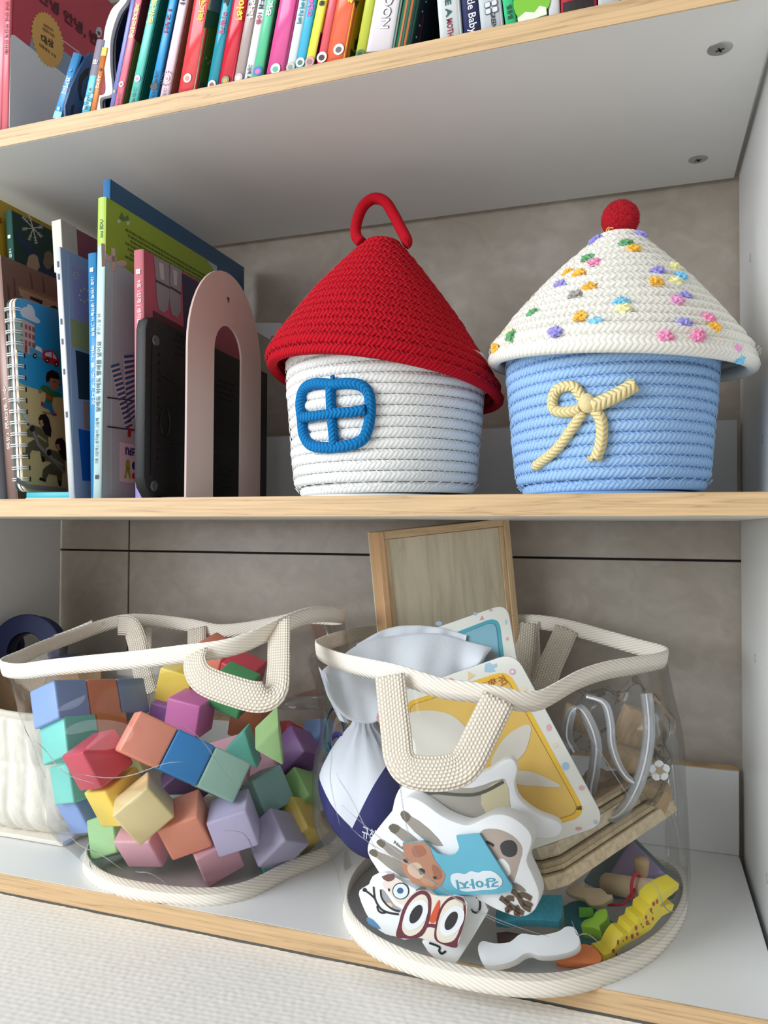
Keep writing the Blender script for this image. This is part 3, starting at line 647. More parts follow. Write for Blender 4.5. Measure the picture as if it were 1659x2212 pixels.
# two firefighters with a hose
nq('water_print', [(34, 866), (42, 872), (62, 910), (58, 916)], '9fc0c4', .0005)
nq('hose_print', [(60, 915), (66, 918), (85, 960), (108, 982), (140, 1020), (136, 1023), (104, 988), (80, 964)], '77797c', .0011)
for dx, dy in ((0, 0), (36, 52)):
    c = lambda pts: [(x+dx, y+dy) for x, y in pts]
    nq('helmet_print', c([(82, 905), (86, 896), (97, 894), (104, 904), (110, 930), (108, 945), (96, 938), (90, 925), (84, 915)]), '16171a', .0009); nq('face_print', c([(83, 908), (90, 907), (93, 920), (87, 923)]), 'a97c60', .0011)
    nq('coat_print', c([(57, 930), (70, 918), (86, 924), (102, 940), (104, 965), (98, 968), (80, 962), (72, 945), (60, 944)]), '59573c', .0008); nq('coat_band_print', c([(80, 938), (100, 952), (99, 957), (79, 943)]), '8e8a6a', .001)
    nq('trousers_print', c([(60, 958), (72, 950), (98, 968), (96, 990), (88, 988), (86, 975), (68, 972), (62, 985), (54, 982), (56, 964)]), '4f4d35', .0007); nq('boot_print', c([(49, 979), (62, 984), (62, 989), (48, 985)]), '121314', .0009); nq('boot_print', c([(88, 986), (96, 988), (95, 998), (90, 998)]), '121314', .0009); nq('glove_print', c(ell(68, 926, 5, 7)), '121314', .0012)
for k in range(16):
    z = nh-.013-k*(nh-.026)/15
    for dz in (.0011, -.0011):
        rg = [V((-.0038+.0080*math.cos(a)*.95, .0028+.0078*math.sin(a), z+dz+.0006*math.sin(a))) for a in np.linspace(0, 2*pi, 22, endpoint=False)]
        tube('wire_ring', rg, .00062, P('eef0f2', .3, name='white_wire'), NB, 6, True)
    box2('punch_hole', (.0015, .0088, z-.0025), (.0018, .0108, z+.0025), P('1a1a1c', .8), ncv)
# ---- taped book, magazine, thin blue, big blue, pale blue, pink
X_, h_ = fromtl((115, 482), .040, .085)
tb = book('picture_book', 'rose pink book with a yellowed taped spine, behind the grey magazine', X_, .04, .0115, h_, .2, .085, ZM, 'd9d2c4', '8c4450', GM)
box2('spine_tape', (-.0006, -.0022, h_-.055), (.0121, .022, h_+.0015), P('c8b8a4', .25, .15, 80, name='yellowed_tape'), tb['o'], .0006, 1)
X_, h_ = fromtl((118, 535), .012, .088)
gb = book('magazine', 'grey blue magazine with coloured rectangles on its cover', X_, .012, .0068, h_, .19, .088, ZM, 'e3e6ea', '9aa2b8', GM)
for c, p in (('a294b4', [(154, 574), (193, 590), (196, 700), (160, 686)]), ('a39d62', [(152, 688), (197, 702), (199, 762), (155, 748)]), ('27343c', [(163, 756), (200, 768), (204, 865), (170, 862)]), ('b08570', [(179, 866), (205, 870), (206, 930), (181, 925)]), ('1456a0', [(169, 926), (206, 934), (209, 1040), (178, 1038)])): cprint(gb, 'colour_panel', p, c)
for cx, cy, r in ((164, 595, 7), (182, 638, 14)):
    for a in np.linspace(0, 2*pi, 8, endpoint=False): cprint(gb, 'burst_print', ell(cx+r*.75*math.cos(a), cy+r*math.sin(a), r*.13, r*.2, 6), 'e2d48a', .0004)
for z_ in (.93, .88, .7, .62, .5, .33): o = gb['S'] @ Matrix.Translation((gb['t']*.5, z_*gb['h'], .0003)); decal('spine_mark', [(-.001, -.003), (.001, -.003), (.001, .003), (-.001, .003)], o, P('3a4a60', .5), gb['s'])
cprint(gb, 'hinge_line', [(146, 548), (147, 548), (160, 1068), (159, 1068)], 'b9c0d0', .0003)
X_, h_ = fromtl((190, 548), .020, .03)
tbk = book('picture_book', 'thin sky blue picture book beside the grey magazine', X_, .02, .0100, h_, .19, .03, ZM, '3d8fc6', '2f6ea2', GM)
stext(tbk, '12호 1단계 | 생각놀이 그림책', .90, .66, 'eaf4fa', True, .42); stext(tbk, '하나, 둘, 셋, 넷, 다섯', .62, .38, 'eaf4fa', True, .42); sflower(tbk, h_*.93, 'f2f8fc')
X_, h_ = fromtl((223, 389), .022, 0)
BBk = book('picture_book', 'tall deep blue picture book, tallest behind the pale blue one', X_, .022, .0088, h_, .275, 0, ZM, '3f7fb8', '2a587c', GM)
sflower(BBk, h_*.925, 'eef4f8')
X_, h_ = fromtl((212, 428), .004, -.004)
LB = book('picture_book', 'pale blue picture book with a lime green top and striped socks', X_, .004, .0095, h_, .208, -.004, ZM, 'c9e6e8', 'a8c4c8', GM)
decal('lime_panel', [(0, h_*.815), (LB['d'], h_*.70), (LB['d'], h_*.93), (LB['d']*.96, h_*.975), (LB['d']*.88, h_), (0, h_)], LB['C'], P('8da82f', .35), LB['c'], .0003)
sband(LB, 'lime_panel', h_*.84, h_, 'a9c93f')
cprint(LB, 'hinge_line', [(242, 540), (243, 540), (240, 1070), (239, 1070)], 'c6d2d6', .0003)
for x, y in ((228, 555), (250, 565)):
    cprint(LB, 'paw_print', [(x-10, y-30), (x-2, y-28), (x-1, y+20), (x-9, y+22)], 'c9b9ad', .0004); cprint(LB, 'paw_print', ell(x+12, y+4, 12, 7), 'c9b9ad', .0004)
vs, fs = [], []
for k in range(7):      # block of small print on the lime panel
    y_ = .030+.004*(k % 3)
    while y_ < .185-.006*(k % 2):
        L_ = random.uniform(.002, .006); z_ = h_*(.925-.0155*k)-(y_-.03)*.0; o_ = len(vs); vs += [LB['C'] @ V((yy, zz, .0006)) for yy, zz in ((y_, z_), (y_+L_, z_), (y_+L_, z_+.0024), (y_, z_+.0024))]; fs.append((o_, o_+1, o_+2, o_+3)); y_ += L_+.0012
mesh('small_print', vs, fs, P('4f681c', .5), LB['c'])
ctext(LB, 'NG', (438, 596), (418, 584), (440, 582), '2c3c14', .02)
for x, y in ((256, 478), (276, 482)): cprint(LB, 'berry_print', ell(x, y, 3.5, 4.5, 10), 'b9c4b0', .0005)
cprint(LB, 'leaf_print', [(256, 472), (262, 458), (268, 470), (276, 464), (278, 476), (266, 478)], '4f7440', .0005)
for p0, p1, p2, p3, n in (((238, 790), (256, 784), (286, 925), (272, 932), 14), ((267, 768), (288, 766), (292, 905), (275, 920), 13)):      # striped socks
    for k in range(n):
        f0, f1 = k/n, (k+.52)/n; L = lambda a, b, f: (a[0]+(b[0]-a[0])*f, a[1]+(b[1]-a[1])*f)
        cprint(LB, 'sock_stripe', [L(p0, p3, f0), L(p1, p2, f0), L(p1, p2, f1), L(p0, p3, f1)], '2d6490', .0006)
    cprint(LB, 'sock_print', [p0, p1, p2, p3], 'd8d6d0', .0004)
for y in (857, 920): cprint(LB, 'line_print', [(231, y), (292, y+8), (292, y+11), (231, y+3)], '2c3238', .0005)
cprint(LB, 'peg_print', [(276, 924), (283, 926), (281, 945), (275, 943)], '9c2428', .0007)
cprint(LB, 'logo_panel', [(258, 954), (300, 962), (300, 1046), (257, 1040)], 'cfd8dc', .0005)
ctext(LB, 'NadRi', (312, 971), (269, 966), (312, 990), '2b2f6a', .03)
cprint(LB, 'logo_figure', ell(275, 1004, 5, 12), '8fae3c', .0007); cprint(LB, 'logo_figure', [(271, 1010), (279, 1010), (282, 1034), (278, 1034), (274, 1018), (271, 1034), (267, 1033)], '8fae3c', .0007); cprint(LB, 'logo_figure', ell(289, 1006, 5, 9), '2b2f6a', .0007); cprint(LB, 'logo_figure', ell(288, 1028, 4, 7), 'c02430', .0007)
stext(LB, '7호 1단계 | 생각놀이 그림책', .115, .265, '25405a', False, .42); stext(LB, '앞에도 뒤에도 빨래를 널어요', .285, .52, '25405a', False, .55, .02); stext(LB, '공간 | 앞 뒤', .54, .61, '25405a', False, .42); stext(LB, 'iou EDU', .865, .925, '2f4a1c', False, .5, .02); sflower(LB, h_*.07, '16242e')
X_, h_ = fromtl((289, 541), .012, .022)
PB = book('picture_book', 'rose pink picture book with grey boots on its cover', X_, .012, .0112, h_, .2, .022, ZM, 'd8808c', 'a8485c', GM)
cprint(PB, 'dark_floor', [(330, 670), (420, 720), (420, 1000), (330, 960)], '4c1f2c', .0002)
cprint(PB, 'navy_panel', [(393, 590), (430, 610), (430, 760), (398, 730)], '2a2346', .0003)
for pts, cuff, sh_ in (([(331, 552), (364, 569), (366, 640), (361, 670), (352, 676), (342, 668), (338, 640), (336, 600)], [(336, 604), (366, 620), (366, 624), (336, 609)], [(342, 566), (352, 571), (354, 606), (346, 602)]), ([(367, 570), (392, 584), (389, 640), (390, 672), (382, 686), (371, 680), (366, 655)], [(367, 618), (390, 632), (390, 637), (367, 623)], [(373, 582), (382, 587), (381, 618), (375, 615)])):
    cprint(PB, 'boot_print', pts, '8b8188', .0005); cprint(PB, 'boot_cuff', cuff, '3a2838', .0007); cprint(PB, 'boot_shine', sh_, 'b0a8ae', .0006)
sband(PB, 'purple_foot', .0005, .018, '8a7ec0')
stext(PB, '9호 1단계 | 생각놀이 그림책', .875, .61, 'f6e6e8', True, .42); sflower(PB, h_*.91, 'f8eef0')
# ---- black tablet case
TB = thing('tablet_case', 'black ribbed plastic tablet case standing against the pink book', 'tablet case', TR((-.4608, .0, ZM)))
tz, td = .176, .25
tout = [(.012, .0), (td, 0), (td, tz-.008), (.010, tz), (.003, tz-.004), (0, tz-.014), (0, .02), (.003, .010)]
TF = Matrix(((0, 0, 1, .0118), (1, 0, 0, 0), (0, 1, 0, 0), (0, 0, 0, 1)))
blk = P('0e0f11', .45, .1, 200, .25, 900, spec=.35, name='black_plastic'); blk2 = P('060607', .5, name='black_recess')
shell = prism('shell', tout, .0118, TF, blk, TB, .0012)
box2('side_groove', (.0112, .009, .022), (.0124, .0185, tz-.026), blk2, shell); 
for z in (.012, tz-.022): lathe('screw', [(.0001, .0006), (.002, .0006), (.0042, .0016), (.005, .0012), (.0055, 0)], P('5b6064', .3, metal=.6, name='dark_steel'), TB, 20, M=TF @ Matrix.Translation((.0145, z, .0004)))
for z in np.linspace(.03, tz-.035, 14): box2('rib', (.0113, .0195, z), (.0126, .0225, z+.0022), blk, shell)
cprint(dict(CW=MW[TB] @ TF, C=TF, c=shell), 'panel_seam', [(326, 792), (400, 838), (400, 843), (326, 797)], '060607', .0004)
cprint(dict(CW=MW[TB] @ TF, C=TF, c=shell), 'panel_seam', [(328, 965), (400, 960), (520, 985), (520, 989), (400, 964), (328, 969)], '060607', .0004)
tube('finger_loop', [TF @ V((.032+.008*math.cos(a), .077+.014*math.sin(a), .0003)) for a in np.linspace(0, 2*pi, 20, endpoint=False)], .0012, blk2, shell, 6, True)
for zz, yy in ((.118, .13), (.018, .13), (.15, .05), (.015, .05)):
    for i in range(6):
        for j in range(4): box('dimple', (.0008, .0022, .0022), TR((.0119, yy+i*.0062+(j % 2)*.003, zz+j*.0065)), blk2, shell)
# ---- arched bookend
BE = thing('bookend', 'dusty pink metal arch bookend with a slot, closing the book row', 'bookend', TR((-.4158, .02, ZM)))
bw, bh = .150, at(480, 582, X=-.4158).z-ZM; sw0, sw1 = .0485, .1045; sh = at(490, 703, X=-.4158).z-ZM
def arch(y0, y1, h, n=18, k=1.0): r = (y1-y0)/2; return [(y1, 0)]+[((y0+y1)/2+r*math.cos(a), h-r*k+r*k*math.sin(a)) for a in np.linspace(0, pi, n)]+[(y0, 0)]
ao, ai = arch(0, bw, bh, 24, 1.25), arch(sw0, sw1, sh, 16, 1.1)
prism('arch_plate', [(0, 0)]+ao[::-1][1:-1]+[(bw, 0), (sw1, 0)]+ai[1:-1]+[(sw0, 0)], .0022, Matrix(((0, 0, 1, .0), (1, 0, 0, 0), (0, 1, 0, 0), (0, 0, 0, 1))), P('cbb4ac', .55, .02, name='dusty_pink_metal'), BE)
box2('base_plate', (-.03, .002, 0), (-.0022, bw-.002, .0014), P('cbb4ac', .55, .02, name='dusty_pink_metal'), BE)
pm = MW[BE] @ Matrix(((0, 0, 1, .0002), (1, 0, 0, 0), (0, 1, 0, 0), (0, 0, 0, 1)))
decal('chip_mark', shape(pm, [(490, 643), (493, 641), (496, 645), (495, 652), (493, 655), (492, 648)]), Matrix(((0, 0, 1, .0), (1, 0, 0, 0), (0, 1, 0, 0), (0, 0, 0, 1))), P('4a3c38', .6), BE, .0003)
# jagged white patch, added as a thin sheet on the wall tile
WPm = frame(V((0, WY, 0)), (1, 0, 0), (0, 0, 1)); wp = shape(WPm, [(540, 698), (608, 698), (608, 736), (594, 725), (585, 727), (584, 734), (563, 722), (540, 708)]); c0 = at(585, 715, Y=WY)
WPt = thing('white_patch', 'small jagged white patch on the tile wall beside the red lid', 'paper', TR((c0.x, WY, c0.z)))
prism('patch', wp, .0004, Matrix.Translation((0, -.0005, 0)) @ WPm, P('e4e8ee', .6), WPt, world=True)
# ================================================================ books on the top shelf
GT = 'children\'s books on the top shelf'
def edge_y(px): return 283-.2125*px      # photo row of the top shelf's front edge
def tbook(label, xl, xr, xt, spine, cover, h=.205, d=.16, y0=.003, hard=True, rough=.3, back=None, name='picture_book'):
    """spine foot between photo columns xl..xr on the shelf edge, left edge reaching column xt at the top of the frame"""
    a = at(xl, edge_y(xl), Y=y0); b = at(xr, edge_y(xr), Y=y0); c = at(xt, 0, Y=y0)
    lean = math.atan2(c.x-a.x, max(.02, c.z-ZT)); t = (b.x-a.x)*math.cos(lean)*.985
    return book(name, label, a.x, y0, t, h, d, -lean, ZT, spine, cover, GT, rough, hard, back=back)
def zf(b, py, xoff=.5):
    """height fraction on the spine of a photo row near this book"""
    M = b['SW']; o = M @ V((b['t']*xoff, 0, 0)); u = M.to_3x3().col[1]
    lo, hi = 0.0, b['h']
    for _ in range(40):
        m = (lo+hi)/2; p = o+u*m; dd = p-CAM; y = 1106-FPX*dd.dot(up)/dd.dot(fw)
        if y > py: lo = m
        else: hi = m
    return lo/b['h']
def tx(b, body, y0, y1, col, fill=.55, bold=.02, xoff=.5): return stext(b, body, zf(b, y0), zf(b, y1), col, True, fill, bold, xoff)
def sd(b, py, r, c1, c2=None, xoff=.5): return sdisc(b, zf(b, py)*b['h'], r*.56, c1, c2, xoff)
# red greeting books at the left, bookend sheet, big red cover
rd0 = tbook('thin pink spined book at the far left edge of the top shelf', -14, 2, -2, 'e8808e', 'a8283c')
rd = tbook('large red picture book with a gold award seal on its cover', 3, 17, 9, 'e0727e', 'c04254', .24, .2)
tx(rd, '안녕 안녕, 반갑게 인사해!', 4, 118, '5a1c2a', .5, .015)
def cp(n, p, c, l=.0003): return cprint(rd, n, p, c, l)
cp('blue_panel', [(60, 118), (92, 140), (175, 205), (200, 160), (120, 96), (68, 82)], '8aa2b8', .0002)
cp('dash_line', [(130, 83), (172, 113), (171, 115), (129, 85)], 'e8c8cc', .0004)
n_ = 64; cp('gold_seal', [(102+(34 if k % 2 else 38)*math.cos(2*pi*k/n_)*.95, 86+(54 if k % 2 else 59)*math.sin(2*pi*k/n_)+(33 if False else 0)*0+.55*(34*math.cos(2*pi*k/n_))) for k in range(n_)], 'dcab5c', .0006)
ctext(rd, '대상', (89, 92), (116, 106), (89, 76), '4a3418', .03); ctext(rd, '대한민국', (93, 57), (114, 70), (93, 51), '4a3418'); ctext(rd, '캐릭터 대상', (91, 66), (117, 83), (91, 59), '4a3418'); ctext(rd, '대통령상 수상', (84, 100), (120, 127), (84, 93), '4a3418')
ctext(rd, '안녕 안녕, 반', (82, 2), (212, 106), (82, -24), '43242c', .025)
cp('round_badge', ell(213, 70, 7, 12), 'd8ccd4', .0005); ctext(rd, 'ㅎ', (209, 74), (217, 78), (209, 64), '50303a', .03)
sh = thing('bookend', 'light grey metal bookend sheet standing in front of the red cover', 'bookend', TR((at(20, 279, Y=.004).x, .004, ZT)))
sq = at(25, 69, Y=.004).z-ZT
prism('sheet', rrect(0, 0, .13, sq, .006), .0014, Matrix(((0, 0, 1, .0), (1, 0, 0, 0), (0, 1, 0, 0), (0, 0, 0, 1))), P('dfe2e4', .45, .02, name='grey_metal'), sh)
box2('foot_plate', (.0005, .004, 0), (.085, .126, .0012), P('c2c6c8', .45, .02, name='grey_metal'), sh)
# small board books and the curved animal shaped books
def bbook(label, xl, xr, xt, ytop, spine, cover, y0=.003, d=.1):
    b_ = at(xl, edge_y(xl), Y=y0); r_ = at(xr, edge_y(xr), Y=y0); c = at(xt, ytop, Y=y0); lean = math.atan2(c.x-b_.x, c.z-ZT); t = (r_.x-b_.x)*math.cos(lean)
    return book('board_book', label, b_.x, y0, t, (c.z-ZT)/math.cos(lean), d, -lean, ZT, spine, cover, GT, .4, True)
el = bbook('small blue board book with a navy animal shaped back', 113, 131, 158, 120, '4a9ad8', '143a6a')
tx(el, '코끼리', 165, 202, 'f0f6fa', .62, .03); sd(el, 235, .0035, 'a8d8ea'); sd(el, 152, .003, '3a78b0')
sband(el, 'pale_foot', .0005, .008, '8fd4e8')
bk_ = at(185, 165, Y=.04); prism('curved_board', smoothpoly([(.002, .0, 0), (.085, 0, 0), (.09, .03, 0), (.075, .066, 0), (.045, .078, 0), (.02, .076, 0), (.002, .066, 0)], 4), .004, Matrix(((0, 0, 1, el['t']+.0045), (1, 0, 0, .002), (0, 1, 0, .001), (0, 0, 0, 1))), P('123a66', .35), el['o'], .0008)
for p in ([(184, 150), (192, 146), (190, 160), (178, 175), (174, 200), (178, 218), (172, 216), (168, 190), (172, 165)], [(155, 228), (160, 226), (158, 245), (153, 248)]): decal('ink_print', shape(MW[el['o']] @ Matrix(((0, 0, 1, el['t']+.0045), (1, 0, 0, .002), (0, 1, 0, .001), (0, 0, 0, 1))), p), Matrix(((0, 0, 1, el['t']+.0045), (1, 0, 0, .002), (0, 1, 0, .001), (0, 0, 0, 1))), P('060a14', .4), el['o'], .0004)
gm = bbook('small board book with a grey and cyan checked spine', 176, 193, 209, 90, '67c6e2', 'e8e8e8')
sband(gm, 'grey_panel', gm['h']*.52, gm['h'], '7d7486'); tx(gm, '곰', 128, 140, 'f4f4f4', .6, .03); tx(gm, '가나리프', 200, 238, '284860', .45); sd(gm, 193, .0022, 'c04a78')
for k in range(4): sband(gm, 'check_print', .004+k*.004, .008+k*.004, 'b8ecf6', (k % 2)*.5, .5+(k % 2)*.5)
lion = bbook('small orange board book with white lettering', 195, 206, 221, 105, 'e0813c', 'f09ab0')
tx(lion, '사자', 162, 192, 'fdf6ee', .7, .03); sband(lion, 'yellow_tip', lion['h']*.87, lion['h'], 'ecd35a'); sd(lion, 150, .003, '5a3020')
# shaped board book seen along its white layered edge
EW = thing('board_book', 'dark shaped board book with a wavy white page edge', 'book', TR((at(205, 236, Y=.004).x, .004, ZT)), GT)
def xz(px, py): p = at(px, py, Y=.004); q = MW[EW].inverted() @ p; return (q.x, q.z)
wl = [(203, 240), (203, 208), (222, 205), (228, 190), (224, 130), (225, 70), (240, 22), (262, -6), (262, -60), (300, -60)]
wr = [(217, 237), (217, 212), (238, 205), (243, 192), (238, 140), (240, 80), (256, 28), (276, -4), (276, -50), (300, -50)]
L_ = [xz(*p) for p in wl]; R_ = [xz(*p) for p in wr]; L_ = [(p.x, p.y) for p in smoothpoly([(a, b, 0) for a, b in L_], 4, False)]; R_ = [(p.x, p.y) for p in smoothpoly([(a, b, 0) for a, b in R_], 4, False)]
for k in range(5):
    f0, f1 = k/5+.012, (k+1)/5-.012
    a = [(l[0]+(r[0]-l[0])*f0, max(0, l[1]+(r[1]-l[1])*f0)) for l, r in zip(L_, R_)]; b = [(l[0]+(r[0]-l[0])*f1, max(0, l[1]+(r[1]-l[1])*f1)) for l, r in zip(L_, R_)]
    vs, fs = [], []
    for (x0, z0), (x1, z1) in zip(a, b): vs += [(x0, 0, z0), (x1, 0, z1), (x0, .13, z0), (x1, .13, z1)]
    for i in range(len(a)-1):
        o_ = i*4; fs += [(o_, o_+1, o_+5, o_+4), (o_+2, o_+6, o_+7, o_+3), (o_, o_+4, o_+6, o_+2), (o_+1, o_+3, o_+7, o_+5)]
    fs += [(0, 2, 3, 1), tuple(len(vs)-4+q for q in (0, 1, 3, 2))]
    mesh('board_page', vs, fs, P('f2f2ef', .6, .05, 500, name='white_board'), EW)
rb_ = [(r[0], max(.0, r[1])) for r in R_]
vs, fs = [], []
for x, z in rb_: vs += [(x+.0003, .004, z), (x+.0003, .125, z), (x+.0032, .004, z), (x+.0032, .125, z)]
for i in range(len(rb_)-1):
    o_ = i*4; fs += [(o_, o_+4, o_+5, o_+1), (o_+2, o_+3, o_+7, o_+6), (o_, o_+2, o_+6, o_+4), (o_+1, o_+5, o_+7, o_+3)]
mesh('dark_cover', vs, fs, P('101826', .35), EW)
box2('dark_cover', (rb_[0][0]+.003, .03, 0), (rb_[0][0]+.0065, .12, .1), P('0f2a2c', .35), EW)
# the leaning row
R = {}
def row(key, *a, **k): R[key] = tbook(*a, **k); return R[key]
b = row('per', 'periwinkle blue picture book beside the wavy white page edge', 236, 246, 283, '8184c8', '5a5ea0'); sd(b, 198, .003, 'a0a860')
b = row('pnk', 'coral pink picture book with pale yellow spine lettering', 246, 261, 293, 'f07a8e', '6c6a38'); tx(b, '제자리에', 8, 82, 'f6efa8', .72, .03); sd(b, 182, .0052, 'eef0f0', 'e06a5a'); tx(b, '그림책', 200, 232, '8a5a70', .4)
decal('maroon_panel', [(0, b['h']*.33), (b['d'], b['h']*.33), (b['d'], b['h']), (0, b['h'])], b['C'], P('6a2030', .3), b['c'])
b = row('tur', 'turquoise picture book with pale yellow spine lettering', 277.5, 296, 326, '66cdbf', '146a52'); tx(b, '싹둑싹둑', -20, 52, 'f4ef9c', .72, .03); sd(b, 170, .006, 'f4eef4', 'd890c8'); tx(b, '그림책', 188, 222, '3a7078', .4)
b = row('blu', 'bright blue picture book with dark red spine lettering', 320, 336.5, 366, '2f9ad8', '2a5a86'); tx(b, '12번', 20, 72, '9a2a4a', .6, .02); tx(b, '그림책', 153, 178, '14324e', .5); sdisc(b, zf(b, 187)*b['h'], .0042, '14202e'); tx(b, '책그림', 198, 218, '14324e', .5, .03)
b = row('lpk', 'pale pink picture book with a small sun drawing on its spine', 345, 364, 388, 'f4d4e0', 'b05a58'); tx(b, '야', -8, 12, '333040', .6, .02); sd(b, 170, .0050, 'f4e4ec', 'c88aa8'); tx(b, '그림', 190, 212, '8a7a90', .4)
for a in np.linspace(0, 2*pi, 16, endpoint=False): z_ = zf(b, 170)*b['h']; o = b['S'] @ Matrix.Translation((b['t']*.5, z_, .0003)) @ Matrix.Rotation(a, 4, 'Z'); decal('sun_ray', [(.0056, -.0003), (.0072, -.0003), (.0072, .0003), (.0056, .0003)], o, P('6a4a58', .5), b['s'])
b = row('red', 'thick glossy red picture book with yellow spine lettering', 384.5, 423, 420, 'e2484e', '5a7a36', rough=.15); tx(b, '손가락', -4, 46, 'f8e24e', .36, .03, .55); sd(b, 169, .0078, 'f6ece4', 'd88a78', .45)
cprint(b, 'hill_print', [(447, 20), (467, 27), (476, 60), (440, 60)], '3f6e50', .0003); cprint(b, 'sky_print', [(455, 0), (480, 0), (480, 30), (467, 27), (452, 24)], '6f8a94', .0002); cprint(b, 'rock_print', [(433, 178), (437, 176), (446, 190), (430, 193)], '565456', .0004)
for x, y in ((445, 125), (454, 133), (449, 137)): cprint(b, 'petal_print', ell(x, y, 1.4, 3, 8), '9db07a', .0005)
b = row('teal', 'teal picture book with a bear sticker at the foot of its spine', 446.5, 470, 481, '1d93a8', '0c5a68', rough=.15); tx(b, '?', -8, 14, '182a30', .6, .03); tx(b, '이렇게', 26, 72, 'c05a8a', .5, .03); sd(b, 183, .0075, 'f2eee8', '8a4a2c')
b = row('crim', 'glossy crimson picture book with yellow spine lettering', 471, 504, 504, 'd6203a', 'a81a30', rough=.15); tx(b, '좋아해', -22, 44, 'f8e43c', .5, .04, .6); sd(b, 174, .0072, '5f9a78', 'f0a040')
b = row('grey', 'grey beige picture book with white spine lettering', 504.5, 526, 537, 'b4a39f', '6d5a5c'); tx(b, '나와라', -26, 43, 'fbfbfb', .62, .05); sd(b, 168, .0075, 'c8b8c0', 'f2ead2')
b = row('wht', 'white picture book with dark red numerals on its spine', 527, 545, 559.5, 'e6f4f4', 'c8d4d4'); tx(b, '대', -2, 20, '2a3a54', .6, .03); tx(b, '10층', 28, 54, 'b02a50', .62, .03); tx(b, '그림책', 140, 160, '202830', .5, .02); tx(b, '사', 164, 174, '202830', .6, .04)
b = row('grn', 'mint green picture book with white spine lettering', 545, 566, 576, '58c896', '2f6a3c'); tx(b, '가요', 2, 36, 'f6fbf8', .62, .05); sd(b, 154, .0078, '4a72c8', 'e070a8')
b = row('mag', 'glossy magenta picture book with a green cake sticker', 575, 616, 606, 'e0559a', '7a1448', rough=.18, back='c02a62'); sd(b, 149, .0088, 'f6f0f4', '5ab898')
b = row('wbl', 'white picture book with teal spine lettering and an animal sticker', 617.5, 636.5, 647, 'e2f1f2', 'bcd0d2'); tx(b, '차례차례', -12, 52, '2890a8', .55, .03); sd(b, 145, .0075, 'ccc6b6', '8a9a98')
b = row('cya', 'cyan picture book with pink spine lettering and a cat sticker', 637, 657, 665, '42b9e0', '1a6f92'); tx(b, '놀래요', -6, 37, 'e070c0', .6, .04); sd(b, 135, .0078, 'eef2f0', '4a7a70')
b = row('yel', 'bright yellow picture book with a pink bear sticker', 657.5, 678, 688, 'f4ec52', 'c8a81e'); tx(b, '통', 1, 14, '2a2820', .55, .04); sd(b, 133, .0080, 'd8a0a8', '9a8078')
decal('maroon_foot', [(0, 0), (b['d'], 0), (b['d'], .032), (0, .032)], b['C'], P('6a1438', .4), b['c'])
b = row('cor', 'coral red picture book with a child sticker on its spine', 684, 702.5, 711, 'ea5a64', 'c84450'); sd(b, 124, .0088, 'f6efe6', '4a3430')
b = row('ora', 'glossy orange picture book with a panda sticker', 703, 747, 729, 'f06a44', 'd6a82a', rough=.18); tx(b, '?', -2, 8, 'f8d848', .3, .04, .75); sd(b, 107, .0090, 'f4ece4', '6a6668', .6)
for p in ([(764, 0), (776, 2), (768, 18)], [(772, 75), (778, 98), (768, 96)], [(757, 105), (770, 118), (756, 122)], [(766, 82), (774, 104), (764, 108)]): cprint(b, 'leaf_print', p, '2e4a30', .0004)
b = row('lim', 'narrow olive yellow book beside the wide white spine', 767, 789.5, 790, 'c3cc3e', '8a902a'); sd(b, 117, .0070, '4a7a50', '2a4a30')
b = row('noon', 'wide pale pink book with outlined black capitals on its spine', 790.5, 852, 811, 'ece4ea', '2a6a50')
tx(b, 'NOON', -34, 62, 'ffffff', .42, .02, .55); t_ = tx(b, 'NOON', -34, 62, '2c2a2c', .42, .045, .55); t_.location = V((0, .0002, 0))
b = row('strp', 'dark book with green and orange striped spine', 853, 887, 873, '1e6a4a', '10222e')
for k, c in enumerate(('c4652e', '1a5a44', 'c4652e', '123a38')): sband(b, 'stripe', 0, b['h'], c, .2+.19*k, .33+.19*k)
for x, y in ((912, 25), (906, 55), (899, 80), (920, 4)): cprint(b, 'star_print', ell(x, y, 1.5, 2.5, 7), '9ab0bc', .0004)
cprint(b, 'red_line', [(915, 30), (916, 30), (905, 92), (904, 92)], '8a2030', .0004)
b = row('moth', 'white book with multicoloured capitals down its spine', 951, 1000, 944, 'e2e8e8', 'c4cccc', d=.2); tx(b, 'HAVE A', -52, 37, '2c5a5c', .34, .03); tx(b, 'MOTH', 41, 79, '8a2a4a', .34, .03)
b = row('baby', 'navy blue book with white handwritten spine lettering', 1003, 1039, 996, '262c5e', '1a1e44', d=.2); tx(b, 'little Baby', -18, 75, 'eceef4', .62, .01)
b = row('grnw', 'pale grey book with a small square logo and black capitals', 1040, 1089, 1033, 'd9dfe6', 'bcc4cc', d=.2); tx(b, 'GREEN', 28, 66, '202224', .26, .02, .6)
o = b['S'] @ Matrix.Translation((b['t']*.55, zf(b, 17)*b['h'], .0003))
for i in (0, 1):
    for j in (0, 1): lg = decal('logo_tile', rrect(-.0055+i*.0057, -.0055+j*.0057, -.0003+i*.0057, -.0003+j*.0057, .0014, 3), o, P('4a4c50', .5), b['s']); decal('logo_tile', rrect(-.005+i*.0057, -.005+j*.0057, -.0008+i*.0057, -.0008+j*.0057, .0011, 3), o, P('d9dfe6', .5), lg, .0005)
b = row('mint', 'narrow mint green book with dark lettering', 1093, 1118, 1085, '3fd58e', '2aa06a', d=.2); tx(b, '별똥별', 12, 42, '1c4a36', .5, .02)
